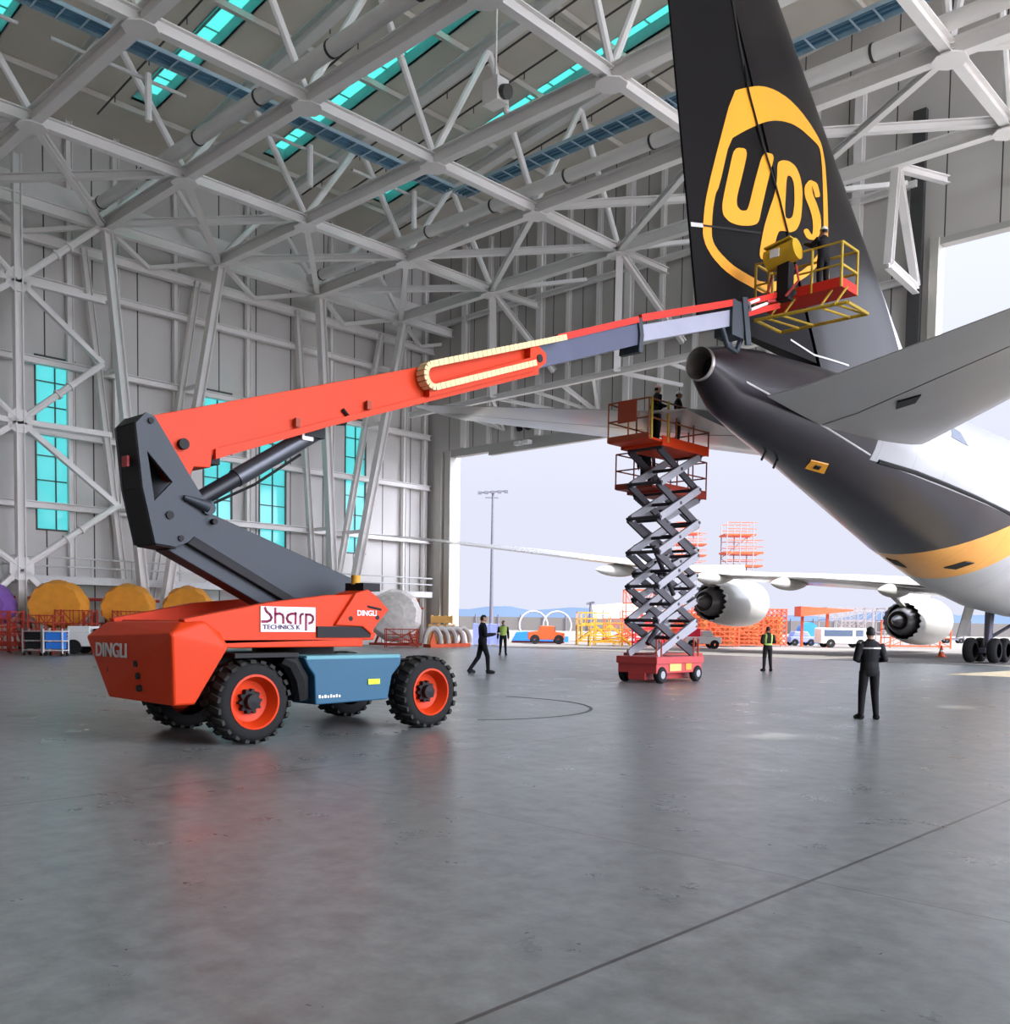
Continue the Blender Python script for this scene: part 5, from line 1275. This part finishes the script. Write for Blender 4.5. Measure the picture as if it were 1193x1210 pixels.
stair_stand('pale yellow work stand far back on the apron left of the scissor lifts', -55.0, 70.0, 2.6, 1.6, 'gold_eq')
stair_stand('small orange work stand far back beside the pale yellow one', -51.8, 68.8, 2.0, 1.1, 'standorange')
# the long orange netted dock behind the outer engine
for i, (x, y, h) in enumerate(((-40.6, 63.0, 3.2), (-39.9, 66.0, 2.6), (-39.6, 69.2, 2.2), (-39.2, 72.4, 3.1))):
    t_ = rack('orange netted dock section behind the outer engine, %s from the left' % ['first', 'second', 'third', 'last'][i], x, y, 3.3, 1.6, h, 'netorange', RZA, 9, 7, 'dock', 'netted_dock', .09)
    m = MB(); q = -h
    while q < 3.3:
        for sg in (1, -1):
            # diagonal cords clipped to the frame
            xa, xb = max(0, q), min(3.3, q + h); za, zb = xa - q, xb - q
            if xb - xa > .15:
                f = (lambda v: v - 1.65) if sg > 0 else (lambda v: 1.65 - v)
                m.bar((f(xa), -.7 + .1 * random.random(), .1 + za * .97), (f(xb), -.7 + .1 * random.random(), .1 + zb * .97), .11, .05)
        q += .36 + .12 * random.random()
    m.build('net', 'netorange', t_)
    m = MB(); m.bb((-1.5, -.3, .2), (1.4, .4, h * .5)); m.bb((-.6, -.3, h * .5), (1.5, .3, h * .8)); m.build('stored_load', 'crate', t_)
t_ = thing('sloped_canopy', 'orange sloped canopy on a post right of the outer engine', 'canopy', at_floor(-35.0, 77.2), RZA, None, True)
m = MB(); m.prism([(-3.4, -.9, 2.5), (.9, -.9, 3.0), (1.0, -.9, 3.12), (-3.4, -.9, 3.35)], (0, 1.8, 0)); m.build('roof', 'netorange', t_)
m = MB(); m.bar((-.9, 0, 0), (-.9, 0, 2.8), .2); m.bar((-3, 0, 0), (-3, 0, 2.6), .2); m.build('post', 'standorange', t_)
# pick-up with red load
t_ = thing('pickup_truck', 'white pick-up truck with a red load on the apron right of the scissor lift base', 'truck', at_floor(-37.4, 59.6), RZA, None, True)
m = MB(); m.bb((-1.0, -.8, .35), (1.5, .8, .85)); m.prism([(.1, -.75, .85), (1.0, -.75, .85), (.75, -.75, 1.3), (.2, -.75, 1.3)], (0, 1.5, 0)); m.build('body', 'white', t_, None, .05)
m = MB(); m.bb((-1.5, -.7, .85), (.0, .7, 1.45)); m.build('load', 'truckred', t_, None, .05); wheels(t_, [(-.6, -.75), (-.6, .75), (1.0, -.75), (1.0, .75)], .32)
t_ = thing('baggage_tug', 'white bus-like tug with dark windows on the apron left of the man in dark overalls', 'tug', at_floor(-33.9, 75.6), RZA, None, True)
m = MB(); m.prism([(-2.0, -.9, .35), (2.0, -.9, .35), (2.0, -.9, 1.2), (1.6, -.9, 1.6), (-1.9, -.9, 1.6), (-2.0, -.9, 1.5)], (0, 1.8, 0)); m.build('body', 'white', t_, None, .05)
m = MB(); m.bb((-1.75, -.93, .95), (.55, -.89, 1.45)); m.bb((.8, -.93, .95), (1.4, -.89, 1.45)); m.build('window', 'glassdark', t_); wheels(t_, [(-1.2, -.85), (-1.2, .85), (1.2, -.85), (1.2, .85)], .36)
t_ = thing('car', 'dark car parked between the orange dock and the white tug', 'car', at_floor(-39.2, 79.0), RZA, None, True)
m = MB(); m.bb((-1.1, -.8, .3), (1.1, .8, .8)); m.prism([(-.9, -.72, .8), (.7, -.72, .8), (.4, -.72, 1.25), (-.7, -.72, 1.25)], (0, 1.44, 0)); m.build('body', 'bluepale', t_, None, .06); wheels(t_, [(-.7, -.75), (-.7, .75), (.7, -.75), (.7, .75)], .3)
t_ = thing('hose_reel', 'blue hose reel machine behind the dark car', 'machine', at_floor(-43.2, 88.5), RZA, None, True)
m = MB(); m.cyl((0, -.6, 1.2), (0, .6, 1.2), .9, 20); m.build('reel', 'blue', t_, 40); m = MB(); m.bb((-1.0, -.6, 0), (1.0, .6, .5)); m.bar((-.9, 0, .3), (0, 0, 1.2), .2); m.bar((.9, 0, .3), (0, 0, 1.2), .2); m.build('base', 'blue', t_)
for i, (x, y) in enumerate(((-36.5, 82.0), (-33.0, 86.0), (-41.0, 95.0))):
    rack(['first', 'second', 'third'][i] + ' faint grey scaffold frame behind the white tug, counted from the left' if i < 2 else 'faint grey scaffold frame far behind the dark car', x, y, 4.0, 2.0, 3.4, 'towergrey', RZA, 5, 3, 'scaffold', 'scaffold_frame', .07)
rack('orange low scaffold behind the white tug', -30.4, 82.0, 5.0, 2.0, 2.3, 'standorange', RZA, 6, 3, 'scaffold', 'scaffold_frame', .1)
# access towers rising above the wing
def tower(label, x, y, h, mat, w=2.4, decks=(1, .72)):
    t_ = thing('access_tower', label, 'tower', at_floor(x, y), RZA, None, True)
    m = MB()
    for sx_ in (-1, 0, 1):
        for sy in (-1, 1): m.bar((sx_ * w / 2, sy * w / 2, 0), (sx_ * w / 2, sy * w / 2, h + 1.1), .08)
    n = int(h / 1.6)
    for q in range(n):
        for sy in (-1, 1): m.bar((-w / 2 * (-1) ** q, sy * w / 2, h * q / n), (w / 2 * (-1) ** q, sy * w / 2, h * (q + 1) / n), .05)
    m.build('mast', 'towergrey', t_)
    for f in decks:
        m = MB(); z = h * f; e = w / 2 + (.9 if f < .95 else .25); m.bb((-w / 2 - .2, -w / 2, z - .06), (e, w / 2, z + .08))
        for zz in (z + .5, z + 1.05): m.bar((-w / 2, -w / 2, zz), (e, -w / 2, zz), .06); m.bar((-w / 2, w / 2, zz), (e, w / 2, zz), .06)
        m.build('deck', mat, t_)
    return t_
tower('thin access tower with orange decks rising above the aircraft wing', -43.8, 75.7, 9.6, 'standorange', 2.3, (1, .84, .72))
tower('faint access tower right behind the scissor lift stack', -52.6, 80.8, 10.6, 'standorange', 2.2, (1, .9, .8, .7))
def light_mast(label, x, y, h, arm):
    t_ = thing('light_mast', label, 'mast', at_floor(x, y), RZA, None, True)
    m = MB(); m.tube([(0, 0, 0), (0, 0, h)], [.32, .16], 10); m.build('pole', 'mast', t_, 40)
    m = MB(); m.bar((-arm, 0, h - .2), (arm, 0, h + .1), .2); m.bar((-arm * .6, 0, h - .9), (arm * .4, 0, h - .9), .12); m.build('crossbar', 'mast', t_)
    for q in range(5): xx = -arm + 2 * arm * q / 4; m = MB(); m.box((xx, -.2, h - .25 + .06 * q), (.55, .4, .4)); m.build('floodlight', 'mast', t_)
light_mast('tall floodlight mast seen through the open hangar door', -98.0, 100.2, 20.6, 1.9)
light_mast('short pale lamp post far beyond the fence', -112.5, 141.6, 5.6, .5)
t_ = thing('traffic_cone', 'small orange traffic cone on the apron near the landing gear', 'cone', at_floor(-20.3, 58.9), 0, None, True)
m = MB(); m.lathe([(.04, .2), (.68, .04), (.7, .001)], (0, 0, 0), (0, 0, 1), 16); m.build('cone', 'standorange', t_, 40); m = MB(); m.bb((-.25, -.25, 0), (.25, .25, .05)); m.build('base', 'standorange', t_); m = MB(); m.lathe([(.3, .135), (.42, .108)], (0, 0, 0), (0, 0, 1), 16); m.build('band', 'white', t_)
t_ = thing('hand_barrow', 'small dark hand barrow on the far apron behind the traffic cone', 'barrow', at_floor(-38.2, 114.3), RZA, None, True)
m = MB(); m.bb((-1.2, -.4, .35), (1.2, .4, .6)); m.bar((1.2, 0, .5), (1.4, 0, 2.0), .12); m.bar((-1.2, 0, .5), (-1.3, 0, 1.2), .1); m.build('frame', 'mast', t_); wheels(t_, [(-.8, -.4), (-.8, .4), (.8, -.4), (.8, .4)], .3)
# far fence, buildings and hills
FD = V((math.cos(YAW), math.sin(YAW), 0)); FN = V((-math.sin(YAW), math.cos(YAW), 0))
def far(r_, d): return FD * r_ + FN * d
t_ = thing('perimeter_fence', 'long grey perimeter fence across the far apron', 'fence', (0, 0, 0), 0)
m = MB(); m.bar(far(-90, 205) + V((0, 0, 1.4)), far(200, 205) + V((0, 0, 1.4)), .1, 2.8); m.build('panel', 'conc_far', t_)
for q in range(60):
    a = far(-88 + q * 4.8, 204.6); m = MB(); m.bar(a, a + V((0, 0, 3.3)), .22); m.build('post', 'mast', t_)
t_ = thing('far_building', 'pale domed building far beyond the fence left of the scissor lifts', 'building', (0, 0, 0), 0)
m = MB(); c = far(38, 300); m.tube([c + FD * -11 + V((0, 0, 2)), c + FD * 14 + V((0, 0, 3.2))], [5.2, 6.6], 24); m.build('hall', 'bldg', t_, 40)
m = MB(); c = far(30, 296); m.bar(c + V((0, 0, 3)), c + FD * 22 + V((0, 0, 3)), 4, 6); m.build('annex', 'bldg', t_)
hl = MB(); n = 90; top_, bot = [], []
for q in range(n + 1):
    r_ = -900 + 2200 * q / n; z = 17 + 4 * math.sin(q * .35) + 3 * math.sin(q * .9 + 1) + 2 * math.sin(q * 2.1)
    top_.append(far(r_, 1150) + V((0, 0, z))); bot.append(far(r_, 1000) + V((0, 0, -2)))
back_ = [p + FN * 300 + V((0, 0, -30)) for p in top_]
hl.add(top_ + bot + back_, [(i, i + 1, n + 2 + i, n + 1 + i) for i in range(n)] + [(i, 2 * (n + 1) + i, 2 * (n + 1) + i + 1, i + 1) for i in range(n)])
tag(hl.build('far_hills', 'hill', None, 60), 'low blue hills on the horizon beyond the fence', 'hills', None, 'structure')
bpy.context.view_layer.update()
